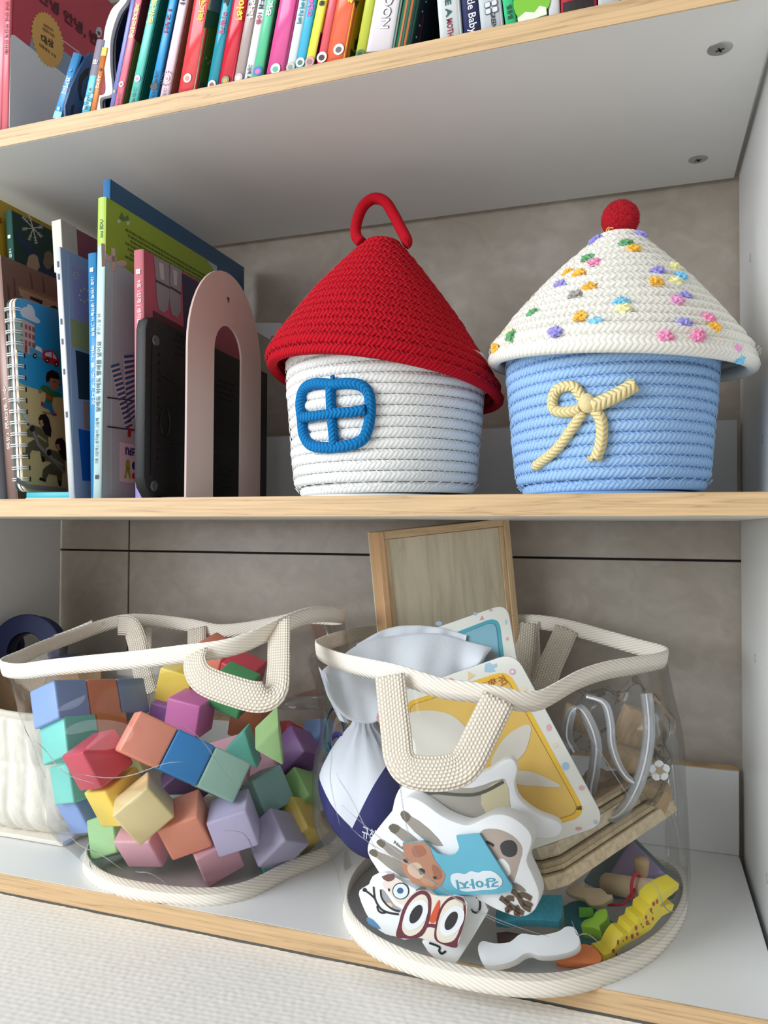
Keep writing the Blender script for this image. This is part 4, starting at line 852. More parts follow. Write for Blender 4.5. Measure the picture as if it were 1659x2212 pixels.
b = row('wlime', 'worn lime green paperback with a scuffed spine', 1120, 1184, 1112, 'b4dd7e', '9abf66', d=.2, hard=False); o = b['S'] @ Matrix.Translation((b['t']*.55, zf(b, 14)*b['h'], .0003)); decal('green_blot', smoothpoly([(-.012, -.006, 0), (.002, -.009, 0), (.013, -.005, 0), (.014, .012, 0), (-.012, .012, 0)], 4), o, P('7fc23c', .4), b['s'])
decal('scuffed_foot', [(0, 0), (b['t'], 0), (b['t'], .006), (b['t']*.8, .009), (b['t']*.6, .005), (b['t']*.3, .008), (0, .005)], b['S'] @ Matrix.Translation((0, 0, .0004)), P('e8ecdc', .7), b['s'])
row('wh2', 'plain white book between the lime paperback and the red one', 1186, 1210, 1184, 'e8e8ea', 'd4d4d6', d=.2)
b = row('redb', 'deep red hardcover with dark page edges, rightmost red spine', 1211.5, 1290, 1211, 'c2283c', 'a01c30', d=.2)
sband(b, 'dark_foot', .0005, .0105, '2a2020', .06, .94)
row('gry2', 'light grey book at the right end of the top row', 1292, 1338, 1292, 'd6d8da', 'c0c2c4', d=.2)
# ================================================================ clear bags
cream_tape = weave('cream_twill_tape', 'f7f0e3', 'twill', .9, .0070, .0028, .42, .86)
webbing = weave('cream_webbing', 'efe4d3', 'web', .9, .0034, .0026, .8, .72)
pvc = clear('clear_pvc', (.995, .996, .997), 1.34, .05, .22, 9, gain=.5)
def loop_at(px, z=None, closed=True, n=6):
    return smoothpoly([at(p[0], p[1], Z=z) if z is not None else at(p[0], p[1], Y=p[2]) for p in px], n, closed)
def by_angle(loop, c, n):
    """resample a closed loop at n equal angles around the axis c"""
    a = np.array([math.atan2(p.y-c.y, p.x-c.x) for p in loop]); q = np.array([tuple(p) for p in loop]); i = np.argsort(a); a, q = a[i], q[i]
    a = np.concatenate([a-2*pi, a, a+2*pi]); q = np.concatenate([q, q, q]); t = -pi+2*pi*np.arange(n)/n
    return np.stack([np.interp(t, a, q[:, k]) for k in range(3)], -1), t
def bag(root, top, base, ct, cb, hull, n=144, m=40, seed=1, sag=.0):
    """loft from base loop to rim loop, pushed out where the contents (hull points) press on the sheet"""
    T, th = by_angle(top, ct, n); B, _ = by_angle(base, cb, n); H = np.array([tuple(h) for h in hull]) if len(hull) else np.zeros((0, 3))
    rs = np.random.RandomState(seed); rows = []
    dirs = np.stack([np.cos(th), np.sin(th)], -1)
    for j in range(m+1):
        f = j/m; Q = B*(1-f)+T*f; c = np.array([cb.x*(1-f)+ct.x*f, cb.y*(1-f)+ct.y*f]); rad = ((Q[:, :2]-c)*dirs).sum(1)
        bul = .010*math.sin(pi*f)**.7
        wr = .0022*np.sin(5*th+3*f*4+seed)+.0016*np.sin(11*th-7*f+2*seed)+.0009*np.sin(23*th+9*f)
        rad2 = rad+bul+wr*math.sin(pi*f)
        if len(H) and f < .97:
            z = Q[:, 2].mean(); sel = H[np.abs(H[:, 2]-z) < .022]
            if len(sel):
                s = ((sel[None, :, :2]-c)*dirs[:, None, :]).sum(2).max(1)+.0025; rad2 = np.maximum(rad2, s)
        k = np.hanning(13)[1:-1]; k /= k.sum(); rad2 = np.maximum(rad2, np.convolve(np.concatenate([rad2[-5:], rad2, rad2[:5]]), k, 'valid')); rad2 = np.convolve(np.concatenate([rad2[-5:], rad2, rad2[:5]]), k, 'valid')+.0012
        w_ = min(1, f/.06)*min(1, (1-f)/.06); rad2 = rad*(1-w_)+rad2*w_
        rows.append(np.concatenate([c+dirs*rad2[:, None], Q[:, 2:3]], 1))
    R3 = np.array(rows); S3 = R3.copy()
    for _ in range(5): S3[1:-1] = (S3[:-2]+2*S3[1:-1]+S3[2:])/4
    S3[:, :, :2] = np.where(True, S3[:, :, :2], 0); vs = S3.reshape(-1, 3).tolist(); fs = []
    for j in range(m):
        for i in range(n): a, b = j*n+i, j*n+(i+1) % n; fs.append((a, b, b+n, a+n))
    mesh('clear_wall', vs, fs, pvc, root, True, world=True)
    nb = [tuple(p) for p in B]; mesh('clear_base', [(p[0], p[1], p[2]+.0006) for p in nb]+[(cb.x, cb.y, nb[0][2]+.0006)], [(i, (i+1) % n, n) for i in range(n)], pvc, root, True, world=True)
    return S3
crease_highlight_pvc = clear('pale_crease_highlight', (.97, .975, .98), 1.45, .12, .1, 30, .16, 1.0)  # milky colour paints the bright highlight streaks of the folds
def crease_highlights(root, S3, pairs):
    """whitish lines laid along folds of the sheet, painting their highlights: (angle index, row) from and to"""
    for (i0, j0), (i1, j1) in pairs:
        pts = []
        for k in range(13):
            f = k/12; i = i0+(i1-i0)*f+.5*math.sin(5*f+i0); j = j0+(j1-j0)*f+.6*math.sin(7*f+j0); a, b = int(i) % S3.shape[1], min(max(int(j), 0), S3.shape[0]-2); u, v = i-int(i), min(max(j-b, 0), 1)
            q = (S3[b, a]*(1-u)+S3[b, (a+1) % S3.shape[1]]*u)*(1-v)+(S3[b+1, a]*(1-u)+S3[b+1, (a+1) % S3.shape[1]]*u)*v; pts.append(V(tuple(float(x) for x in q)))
        tube('crease_highlight', pts, [.00018+.00034*math.sin(pi*k/12) for k in range(13)], crease_highlight_pvc, root, 6, world=True)
def vec(t): return V((float(t[0]), float(t[1]), float(t[2])))
def strap(name, pts, par, width=.026, face=None, thick=.0022, mat=None, n=6):
    """webbing along (px, py, Y) points lying roughly square to the direction `face`"""
    c = [at(a, b, Y=y) for a, b, y in pts]; f = V(face or (0, -1, .12)).normalized(); wd, ws = [], []
    if n: p = smoothpoly(c, n, False)
    else:       # folded strap: straight runs with mitred corners
        p = []
        for i in range(len(c)-1): p += [c[i]]+[c[i].lerp(c[i+1], k) for k in ((.4, .6) if 0 < i < len(c)-2 else (.25, .5) if i == 0 else (.5, .75))]
        p.append(c[-1])
    for i in range(len(p)):
        a, b = p[max(i-1, 0)], p[min(i+1, len(p)-1)]; t = (b-a).normalized(); wd.append(t.cross(f)); t1 = (p[i]-a).normalized() if i else t; ws.append(width/max(.62, abs(t1.dot(t))))
    return ribbon(name, p, wd, ws, thick, mat or webbing, par, world=True)
def rimtape(name, loop, par, width, thick=.0028, out=.0, closed=True, tilt=0.0, c=None):
    p = [V(q) for q in loop]; wd = [V((0, 0, 1))+(((q-c)*V((1, 1, 0))).normalized()*tilt if c is not None else V((0, 0, 0))) for q in p]
    return ribbon(name, p, wd, width, thick, cream_tape, par, closed, world=True)
# ---- toy cubes
SB = .0405
bmx = bmesh.new(); bmesh.ops.create_cube(bmx, size=SB*.985); bmesh.ops.bevel(bmx, geom=list(bmx.edges), offset=.0024, segments=3, profile=.55, affect='EDGES')
cube_me = bpy.data.meshes.new('toy_block'); bmx.to_mesh(cube_me); bmx.free(); cube_me.shade_smooth()
try: cube_me.set_sharp_from_angle(angle=math.radians(50))
except Exception: pass
BLOCKS = [
    ('7499dc', 'periwinkle blue cube at the top left of the block pile', (-0.5751, 0.0353, 0.1840), (1.411, -0.411, -0.136)),
    ('d4754f', 'burnt orange cube between the two blue cubes of the top row', (-0.5672, 0.0746, 0.1781), (1.411, -0.411, -0.136)),
    ('5f7da8', 'slate blue cube at the right end of the top row', (-0.5592, 0.1138, 0.1722), (1.411, -0.411, -0.136)),
    ('62ccc0', 'turquoise cube directly under the periwinkle cube', (-0.5598, 0.0323, 0.1493), (1.389, -0.412, -0.155)),
    ('c22a40', 'crimson cube tilted at the left front of the pile', (-0.5001, 0.0022, 0.1429), (1.952, -0.281, -0.353)),
    ('f28a6e', 'coral cube at the left end of the diagonal row of three', (-0.4522, 0.0116, 0.1647), (1.292, 0.510, 0.634)),
    ('0d70c2', 'strong blue cube in the middle of the diagonal row', (-0.4237, 0.0325, 0.1449), (1.292, 0.510, 0.634)),
    ('86b6a4', 'sage green cube at the right end of the diagonal row', (-0.3953, 0.0535, 0.1252), (1.292, 0.510, 0.634)),
    ('cf5aa8', 'magenta cube behind the diagonal row', (-0.4730, 0.1197, 0.1628), (1.650, 0.190, 0.092)),
    ('f2d23c', 'yellow cube high up under the front handle', (-0.5122, 0.1579, 0.1862), (1.927, -1.306, -0.172)),
    ('bf2434', 'dark red cube at the top right of the pile', (-0.4401, 0.1743, 0.1966), (-0.279, -0.344, -3.054)),
    ('f3cf40', 'yellow cube under the crimson cube', (-0.4894, 0.0213, 0.1023), (1.955, -0.250, -0.354)),
    ('e6d28e', 'sand coloured cube standing on its corner at the front', (-0.4465, 0.0022, 0.1033), (1.655, -0.671, 0.569)),
    ('62ccc0', 'small looking turquoise cube left of the yellow one', (-0.5692, 0.0573, 0.0994), (-1.599, 0.277, 2.790)),
    ('e8a6bc', 'pale pink cube at the lower front left', (-0.4704, 0.0400, 0.0581), (-2.149, 0.102, -3.061)),
    ('f08b6b', 'orange coral cube at the lower front centre', (-0.4198, 0.0322, 0.0804), (-1.956, 0.337, -2.752)),
    ('c3bbe6', 'lavender cube to the right of the lower coral cube', (-0.3790, 0.0530, 0.0800), (-1.810, 0.300, -2.764)),
    ('7fb4ac', 'grey teal cube at the right middle of the pile', (-0.3792, 0.1154, 0.0885), (-1.185, 0.219, -1.971)),
    ('86c06c', 'leaf green cube at the right side of the pile', (-0.3567, 0.1576, 0.0744), (1.062, 0.609, -0.598)),
    ('6b97d4', 'blue cube at the far right beside the other bag', (-0.3668, 0.2444, 0.1112), (-1.011, 0.190, 2.793)),
    ('e2a2b2', 'dusty pink cube lowest at the front of the bag', (-0.4020, 0.0560, 0.0485), (-1.897, 0.390, -2.406)),
    ('e0785c', 'coral orange cube at the very top of the pile', (-0.4865, 0.1937, 0.2111), (-0.462, 0.258, -1.730)),
    ('c86a2c', 'dark orange cube under the burnt orange one', (-0.5518, 0.0716, 0.1434), (1.389, -0.412, -0.155)),
    ('7a3a94', 'purple cube behind the coral cube', (-0.5147, 0.1478, 0.1484), (1.650, 0.190, 0.092)),
    ('cfc07a', 'khaki cube peeking out behind the crimson cube', (-0.5352, 0.1141, 0.1199), (1.952, -0.281, -0.353)),
    ('2f8a46', 'emerald green cube under the dark red one', (-0.4298, 0.1397, 0.1885), (-0.279, -0.344, -3.054)),
    ('6a8fd8', 'periwinkle cube at the lower left behind the plastic', (-0.5690, 0.0720, 0.0660), (1.952, -0.281, -0.353)),
    ('9ac4ae', 'pale sage cube at the lower left of the pile', (-0.5380, 0.0900, 0.0500), (1.655, -0.671, 0.569)),
    ('8cc47c', 'light green cube lowest at the left', (-0.5190, 0.0560, 0.0497), (1.389, -0.412, -0.155)),
    ('e4a4b8', 'pink cube behind the sage green cube', (-0.4161, 0.1012, 0.1188), (-1.810, 0.300, -2.764)),
    ('d898ac', 'dull pink cube behind the green triangle', (-0.4041, 0.1770, 0.0918), (1.062, 0.609, -0.598)),
    ('d8b848', 'mustard cube at the lower right edge', (-0.3436, 0.1260, 0.0542), (1.062, 0.609, -0.598)),
    ('6c3a80', 'deep purple cube right of the green triangle', (-0.3744, 0.1844, 0.1117), (1.062, 0.609, -0.598)),
    ('a89ad0', 'lilac cube under the blue one at the right', (-0.3736, 0.2110, 0.0751), (-1.011, 0.190, 2.793)),
    ('c02c34', 'red cube behind the green triangle', (-0.4133, 0.2340, 0.1074), (-1.011, 0.190, 2.793)),
    ('4fb89e', 'sea green cube under the lavender cube', (-0.3600, 0.1000, 0.0479), (-0.189, 0.247, -2.416)),
    ('a79fc0', 'greyish lilac cube at the lower right', (-0.3502, 0.0880, 0.0542), (1.062, 0.609, -0.598)),
    ('8fbab0', 'grey green cube under the pale pink one', (-0.4638, 0.0835, 0.0585), (-2.149, 0.102, -3.061)),
    ('4a2458', 'dark plum cube deep behind the sand cube', (-0.4760, 0.1183, 0.0879), (1.655, -0.671, 0.569)),
    ('d8703c', 'orange cube behind the turquoise triangle', (-0.4440, 0.2065, 0.1404), (1.650, 0.190, 0.092)),
]
hullL = []
def chalky(c, f=.17): return tuple(int(x+(255-x)*f) for x in (int(c[0:2], 16), int(c[2:4], 16), int(c[4:6], 16)))     # soft silicone-like paint
for col, lab, loc, rot in BLOCKS:
    o = bpy.data.objects.new('toy_block', cube_me.copy()); o.data.materials.append(P(chalky(col), .42, .03, 30, .08, 600, name='block_paint')); COL.objects.link(o)
    o.location = loc; o.rotation_euler = rot; tag(o, lab, 'toy block', 'magnetic blocks in the left bag'); M = TR(loc, rot)
    hullL += [M @ V((sx*SB/2, sy*SB/2, sz*SB/2)) for sx in (1, -1) for sy in (1, -1) for sz in (1, -1)]
def wedge(label, col, tri, e):
    """triangular prism block: end triangle and the vector that carries it to the other end"""
    bm = bmesh.new(); a = [bm.verts.new(p) for p in tri]; b = [bm.verts.new(p+e) for p in tri]
    bm.faces.new(a); bm.faces.new(b[::-1])
    for i in range(3): bm.faces.new((a[i], b[i], b[(i+1) % 3], a[(i+1) % 3]))
    bmesh.ops.recalc_face_normals(bm, faces=bm.faces); bmesh.ops.bevel(bm, geom=list(bm.edges), offset=.002, segments=2, profile=.5, affect='EDGES')
    c = sum(tri, V())/3; o = frombm('triangle_block', bm, P(chalky(col), .42, .03, 30, .08, 600, name='block_paint'), None, True, M=Matrix.Translation(-c)); o.location = c; tag(o, label, 'toy block', 'magnetic blocks in the left bag'); return o
wedge('light green triangular block standing on edge at the right', '9fd07f', [at(549, 1620, D=.765), at(602, 1568, D=.785), at(614, 1657, D=.765)], at(600, 1522, D=.812)-at(602, 1568, D=.785))
wedge('turquoise triangular block leaning behind the sage cube', '54c2ae', [at(484, 1622, D=.775), at(528, 1577, D=.79), at(556, 1662, D=.775)], at(540, 1560, D=.83)-at(528, 1577, D=.79))
# ---- the left bag
LBG = thing('clear_bag', 'clear plastic bag full of coloured blocks with cream trim, at the left', 'bag', TR((-.44, .12, ZB)))
topL = loop_at([(3, 1440, .050), (40, 1450, .024), (110, 1442, .004), (200, 1433, -.012), (300, 1424, -.02), (400, 1412, -.022), (470, 1404, -.018), (525, 1390, -.006), (575, 1368, .014), (620, 1346, .04), (660, 1331, .075), (700, 1327, .115), (742, 1331, .165), (720, 1335, .215), (660, 1333, .24), (600, 1345, .25), (530, 1358, .252), (470, 1362, .25), (420, 1352, .25), (370, 1345, .25), (320, 1340, .245), (270, 1340, .235), (220, 1352, .215), (160, 1374, .175), (100, 1396, .13), (50, 1418, .09)])
baseL = [V((p[0], p[1], ZB+.0075)) for p in smoothpoly([(-.5400, .034, 0), (-.482, .003, 0), (-.402, .006, 0), (-.358, .030, 0), (-.336, .0875, 0), (-.312, .148, 0), (-.325, .205, 0), (-.38, .245, 0), (-.46, .25, 0), (-.525, .215, 0), (-.562, .15, 0), (-.566, .085, 0)], 8)]
ctL, cbL = V((-.46, .125, 0)), V((-.44, .125, 0))
SL = bag(LBG, topL, baseL, ctL, cbL, hullL, seed=3)
rimtape('rim_tape', [vec(p) for p in SL[-1]], LBG, .0165, c=ctL, tilt=.15)
rimtape('base_tape', [vec(p) for p in SL[0]], LBG, .0165, c=cbL, tilt=-.2)
strap('front_handle', [(424, 1410, -.024), (421, 1438, -.034), (440, 1468, -.040), (500, 1492, -.043), (560, 1506, -.043), (594, 1488, -.036), (601, 1440, -.016), (602, 1400, .002), (603, 1345, .026)], LBG, .0255, (-.1, -1, .15), n=5)
strap('back_handle', [(256, 1350, .222), (282, 1354, .205), (296, 1385, .196), (302, 1420, .192), (312, 1465, .19), (322, 1500, .188)], LBG, .026, (.2, -1, .1))
strap('back_handle', [(425, 1356, .246), (425, 1400, .236), (424, 1450, .226)], LBG, .026, (.1, -1, .05))
strap('seam_tape', [(321, 1345, .246), (316, 1480, .245), (312, 1560, .243)], LBG, .012, (0, -1, 0), .0015, cream_tape)
for k in range(9):
    a = at(193+k*3.2, 1352-k*.6, Y=.213); tube('frayed_thread', [a, a+V((random.uniform(-.003, .003), 0, random.uniform(.003, .007)))], .0004, P('f2ece0', .9, name='cotton_fray'), LBG, 4, world=True)
ribbon('tape_end', [at(x, y, Y=.205) for x, y in ((120, 1386), (150, 1376), (175, 1366), (203, 1354))], V((0, 0, 1)), .018, .003, cream_tape, LBG, world=True)
crease_highlights(LBG, SL, [((20, 26), (33, 19)), ((30, 21), (46, 23)), ((21, 9), (33, 4)), ((45, 30), (53, 18)), ((17, 30), (22, 20)), ((36, 5), (41, 2)), ((50, 12), (56, 6)), ((25, 4), (24, 2))])
# ---- quilted cream basket and dark blue rings behind the left bag
QB = thing('quilted_basket', 'cream quilted fabric basket half behind the left bag', 'basket', TR((-.74, .12, ZB)))
qc = P('e4dfd4', .9, .05, 60, .5, 220, name='cream_cotton')
def quilt():
    nx, nz = 130, 60; vs, uv, fs = [], [], []
    x0, x1, h = -.905, -.570, .142
    for j in range(nz+1):
        v = j/nz
        for i in range(nx+1):
            u = i/nx; x = x0+(x1-x0)*u; ch = abs(math.sin(pi*(x-x0)/.0235)); row = abs(math.sin(pi*min(1, max(0, (v-.02)/.62)))) if v < .64 else abs(math.sin(pi*(v-.64)/.36))
            puff = .0046*ch**.45*(row**.22)+.0007*ch*math.sin(v*23+9*math.sin(x*41)+4*math.sin(v*11+x*130))
            corner = max(0, (u-.9)/.1); y = .066+.10*corner**2.2-puff; yb = .030*max(0, 1-v*3.5)**2
            vs.append((x-.012*corner*0+.004*math.sin(v*3), y+yb+.004*math.sin(x*30), ZB+.001+h*v+.006*math.sin(x*22)*v))
    for j in range(nz):
        for i in range(nx): a = j*(nx+1)+i; fs.append((a, a+1, a+nx+2, a+nx+1))
    k = len(vs); vs += [(x, y+.006, z) for x, y, z in vs]; fs += [tuple(k+q for q in f[::-1]) for f in fs]
    b = [j*(nx+1) for j in range(nz+1)]; t = [nz*(nx+1)+i for i in range(nx+1)]
    for i in range(nx): fs.append((t[i], t[i+1], t[i+1]+k, t[i]+k)); fs.append((i+1, i, i+k, i+1+k))
    return vs, fs
vs, fs = quilt(); mesh('quilted_front', vs, fs, qc, QB, True, world=True)
ribbon('fold_rim', [(-.905+.335*t, .068+.1*max(0, (t-.9)/.1)**2.2+.004*math.sin((-.905+.335*t)*30), ZB+.143+.006*math.sin((-.905+.335*t)*22)) for t in np.linspace(0, 1, 40)], V((0, -.6, 1)), .016, .006, P('d9d3c6', .9, .05, 60, .4, 220, name='cream_lining'), QB, world=True)
box2('basket_back', (-.82, .27, ZB), (-.60, .278, ZB+.17), qc, QB, .003, world=True); box2('kraft_lining', (-.82, .165, ZB+.09), (-.63, .172, ZB+.175), P('9a7c5c', .8, .1, name='kraft_brown'), QB, .001, world=True); box2('basket_floor', (-.82, .07, ZB+.001), (-.60, .27, ZB+.006), qc, QB, .001, world=True)
navy = P('0d1f58', .5, .05, 40, .15, 400, name='navy_plastic')
for lab, px, py, Y, ro, ri in (('dark navy ring toy lying against the left side panel', 62, 1404, .205, .046, .0235), ('second dark navy ring, cut off by the left picture edge', -20, 1392, .225, .046, .0235)):
    c = at(px, py, Y=Y); RT = thing('ring_toy', lab, 'toy', frame(c, (1, .35, 0), (.1, .2, 1)), 'navy rings behind the left bag')
    prism('ring', circ(0, 0, ro, 48), .028, Matrix.Translation((0, 0, .012)), navy, RT, holes=[circ(0, 0, ri, 36)])
    lathe('inner_sleeve', [(ri, -.014), (ri-.0012, -.012), (ri-.0012, .010), (ri, .012)], P('0a1742', .4), RT, 36)
    tube('rim_bead', [(ro*math.cos(a), ro*math.sin(a), .011) for a in np.linspace(0, 2*pi, 48, endpoint=False)], .0014, navy, RT, 6, True)
pd = at(140, 1432, Y=.2); TP = thing('ring_toy', 'flat teal and navy disc under the navy ring', 'toy', TR(pd, (.25, .1, 0)), 'navy rings behind the left bag')
prism('disc', circ(0, 0, .036, 40, .03), .012, I4(), P('14506a', .5), TP, .003); prism('disc_top', circ(0, 0, .026, 32, .02), .003, Matrix.Translation((0, 0, .0022)), P('1d3a6e', .5), TP, .001)
# ================================================================ the right bag and what is in it
GR = 'toys in the right bag'
hullR = []
def slab(name, label, cat, px, anchor, normal, thick, col, bev=.001, rnd=0, part='body', hull=True, xa=(1, 0, 0), mat=None):
    """piece cut from sheet: outline traced on its own plane (anchor px, py, Y and normal), real thickness behind it"""
    o = at(anchor[0], anchor[1], Y=anchor[2]); n_ = V(normal).normalized(); x = V(xa); x = (x-n_*x.dot(n_)).normalized(); y = n_.cross(x)
    M = frame(o, x, y); r = thing(name, label, cat, M); pts = shape(M, px)
    if rnd: pts = [(p.x, p.y) for p in smoothpoly([(a, b, 0) for a, b in pts], rnd)]
    if sum(pts[i][0]*pts[(i+1) % len(pts)][1]-pts[(i+1) % len(pts)][0]*pts[i][1] for i in range(len(pts))) < 0: pts = pts[::-1]
    b = prism(part, pts, thick, I4(), mat or P(col, .5, .04, 50), r, bev)
    if hull: hullR.extend([M @ V((a, c, 0)) for a, c in pts]+[M @ V((a, c, -thick)) for a, c in pts])
    return r, M, b
def pd_(rm, name, px, col, lift=.0003, rnd=0, rough=.45, par=None):
    r, M, b = rm; pts = shape(M, px)
    if rnd: pts = [(p.x, p.y) for p in smoothpoly([(a, c, 0) for a, c in pts], rnd)]
    return decal(name, pts, I4(), P(col, rough, .05, 60), par or b, lift)
def pline(rm, name, px, w, col, lift=.0004, rnd=4):
    r, M, b = rm; p = smoothpoly([(*q, 0) for q in shape(M, px)], rnd, False); L, R = [], []
    for i in range(len(p)): t = (p[min(i+1, len(p)-1)]-p[max(i-1, 0)]).normalized(); nn = V((-t.y, t.x, 0))*w/2; L.append(p[i]+nn); R.append(p[i]-nn)
    vs = [V((q.x, q.y, lift)) for q in L]+[V((q.x, q.y, lift)) for q in R]; n = len(L)
    return mesh(name, vs, [(i+n, i+1+n, i+1, i) for i in range(n-1)], P(col, .5), b)
def ptext(rm, body, p0, p1, ph, col, bold=.02, lift=.0006):
    r, M, b = rm; a = V((*onplane(M, *p0), 0)); e = V((*onplane(M, *p1), 0)); q = V((*onplane(M, *ph), 0)); return text('lettering', body, frame(a, e-a, q-a), (q-a).length*1.05, P(col, .5), b, bold, (e-a).length, lift)
z1 = lambda x0, y0, s: (lambda pts: [(x0+a/s, y0+b/s) for a, b in pts])
k1 = z1(740, 1700, 3.318); k2 = z1(760, 1880, 4.608); k3 = z1(1100, 1600, 3.318); k4 = z1(1080, 1880, 3.95)
# ---- wooden box with sliding lid, standing at the back
a_ = math.radians(37); bo = at(815, 1150, Y=.165); bx_ = V((math.cos(a_), math.sin(a_), 0)); bz_ = V((0, 0, 1)); rl = math.radians(6.0)
ex = (bx_*math.cos(rl)+bz_*math.sin(rl)); ez = (-bx_*math.sin(rl)+bz_*math.cos(rl)); BXM = frame(bo, ex, ez)
WB = thing('wooden_box', 'flat wooden box with a sliding plywood lid standing in the right bag', 'box', BXM)
bw_, bh_, bd_ = .1600, .250, .036
pine = wood('pine_wood', 'e4c49a', '9a6c40', (60, 5, 60), .55); pine_h = wood('pine_wood_rail', 'e2c096', '9a744a', (6, 60, 60), .55); ply = wood('plywood_lid', 'e6dabf', 'c4b48e', (22, 2, 22), .6); stripe = wood('pine_side', 'e6b888', '945c34', (200, 2, 200), .55)
box2('back_panel', (0, -bh_, -bd_), (bw_, 0, -bd_+.004), ply, WB)
box2('side_rail', (0, -bh_, -bd_+.004), (.0075, 0, .0), stripe, WB, .0006, 1); box2('side_rail', (bw_-.0075, -bh_, -bd_+.004), (bw_, 0, 0), pine, WB, .0006, 1)
box2('top_rail', (.0075, -.0085, -bd_+.004), (bw_-.0075, 0, -.0012), pine_h, WB, .0006, 1); box2('bottom_rail', (.0075, -bh_, -bd_+.004), (bw_-.0075, -bh_+.0085, 0), pine_h, WB, .0006, 1)
for x in (.0075, bw_-.0125): box2('lid_guide', (x, -bh_+.0085, -.008), (x+.005, -.0085, -.0022), pine, WB, .0004, 1)
box2('sliding_lid', (.0125, -bh_+.009, -.0075), (bw_-.0125, -.0089, -.0042), ply, WB, .0004, 1)
# ---- picture tins (blue behind, yellow in front)
def tin(name, label, outline, plane, rim, inner, innerd, thick=.009):
    o, n_, xa = plane; x = (xa-n_*xa.dot(n_)).normalized(); M = frame(o, x, n_.cross(x)); r = thing(name, label, 'tin', M)
    pts = shape(M, outline); c = (sum(p[0] for p in pts)/4, sum(p[1] for p in pts)/4)
    def rnd(s, rr_):       # rounded quad, inset by s metres
        q = []
        for i, p in enumerate(pts):
            pv, nx = V(pts[i-1]), V(pts[(i+1) % 4]); p = V(p); d1 = (pv-p).normalized(); d2 = (nx-p).normalized(); p = p+(d1+d2).normalized()*s*1.414
            for k in range(7):
                t = k/6; a, b = p+d1*rr_, p+d2*rr_; q.append(tuple(a*(1-t)**2+p*2*t*(1-t)+b*t*t))
        return q
    b = prism('tin_body', rnd(0, .016), thick, I4(), P('b9bcbe', .3, metal=.8, name='tin_steel'), r)
    f = prism('printed_border', rnd(.0004, .0157), .0008, Matrix.Translation((0, 0, .0006)), P('eceee6', .4, .02), r, .0004)
    decal('coloured_rim', rnd(.0125, .0125), Matrix.Translation((0, 0, .0006)), P(rim, .4), f, .0003)
    decal('recessed_panel', rnd(.0165, .0095), Matrix.Translation((0, 0, .0006)), P(innerd, .5), f, .0005); decal('inner_panel', rnd(.0171, .0092), Matrix.Translation((0, 0, .0006)), P(inner, .4), f, .0007)
    hullR.extend([M @ V((a, c_, 0)) for a, c_ in rnd(0, .016)])
    return (r, M @ Matrix.Translation((0, 0, .0006)), f)
def planeof(A, B, C, tow):
    n_ = (B-A).cross(C-A).normalized(); n_ = n_ if n_.dot(tow) > 0 else -n_; return (A, n_, (B-A).normalized())
cv = -ray(1000, 1500)
A, B, C = at(905, 1362, Y=.150), at(1092, 1303, Y=.172), at(1128, 1500, Y=.130)
bt = tin('picture_tin', 'tin with a pale blue panel, behind the white cloth bag', [(872, 1380), (1096, 1302), (1140, 1560), (905, 1640)], planeof(A, B, C, cv), '4fa6b8', '84b6c8', '4b7a86')
bt = (bt[0], bt[1] @ Matrix.Translation((0, 0, -.0000)), bt[2])
for px, c in (([(1036, 1340), (1041, 1330), (1046, 1338)], 'd8a0a4'), (ell(1060, 1318, 4, 3, 8), 'd8a8b0'), (ell(948, 1347, 7, 5, 10), '9cbcd8'), (ell(1026, 1326, 4, 4, 8), 'a0c0dc'), (ell(1093, 1344, 2.5, 6, 8), 'b0ccd4'), (ell(1096, 1380, 3, 4, 8), 'dca8b4')): decal('border_print', shape(bt[1], px), I4() @ Matrix.Translation((0, 0, .0006)), P(c, .4), bt[2], .0003)
pd2 = lambda rm, n, px, c, l=.0009, rnd=0: decal(n, ([(p.x, p.y) for p in smoothpoly([(a, b, 0) for a, b in shape(rm[1], px)], rnd)] if rnd else shape(rm[1], px)), Matrix.Translation((0, 0, .0006)), P(c, .4, .03), rm[2], l)
pd2(bt, 'pale_figure', [(1050, 1425), (1060, 1403), (1068, 1408), (1072, 1430)], 'a8a8a4')
A, B, C = at(850, 1500, Y=.060), at(1116, 1412, Y=.092), at(1302, 1782, Y=.060)
yt = tin('picture_tin', 'tin with a yellow panel tilted in the middle of the right bag', [(828, 1506), (1112, 1408), (1312, 1780), (1020, 1880)], planeof(A, B, C, cv), 'f0c343', 'e6c066', 'a8843a')
for px, c in (([(1046, 1447), (1048, 1434), (1058, 1431), (1063, 1436), (1073, 1433), (1073, 1441), (1065, 1444), (1071, 1450), (1058, 1452), (1048, 1452)], 'a9cae0'), (ell(1107, 1451, 7, 7, 12), 'd2aec8'), (ell(1131, 1489, 7, 7, 10), 'ecdcc0'), ([(1011, 1470), (1011, 1450), (1026, 1459)], 'ead2a8'), (ell(974, 1470, 6, 6, 10), 'eaa8b8'), (ell(1186, 1572, 6, 8, 8), 'e4b0bc'), (ell(1200, 1610, 6, 6, 8), 'ecdcc0'), (ell(1222, 1655, 8, 9, 10), 'a9cae0'), (ell(1257, 1702, 7, 6, 8), 'e0b4bc'), (ell(1252, 1745, 12, 5, 8), 'ecdcc0'), (ell(1287, 1776, 4.5, 4.5, 10), 'b4c8d4'), (ell(1250, 1790, 7, 4, 8), 'e4a8b4'), (ell(825, 1550, 12, 14, 10), 'e6a8b8')): pd2(yt, 'border_print', px, c, .0003)
pd2(yt, 'border_print', ell(1107, 1451, 3.2, 3.2, 10), 'eceee6', .0005)
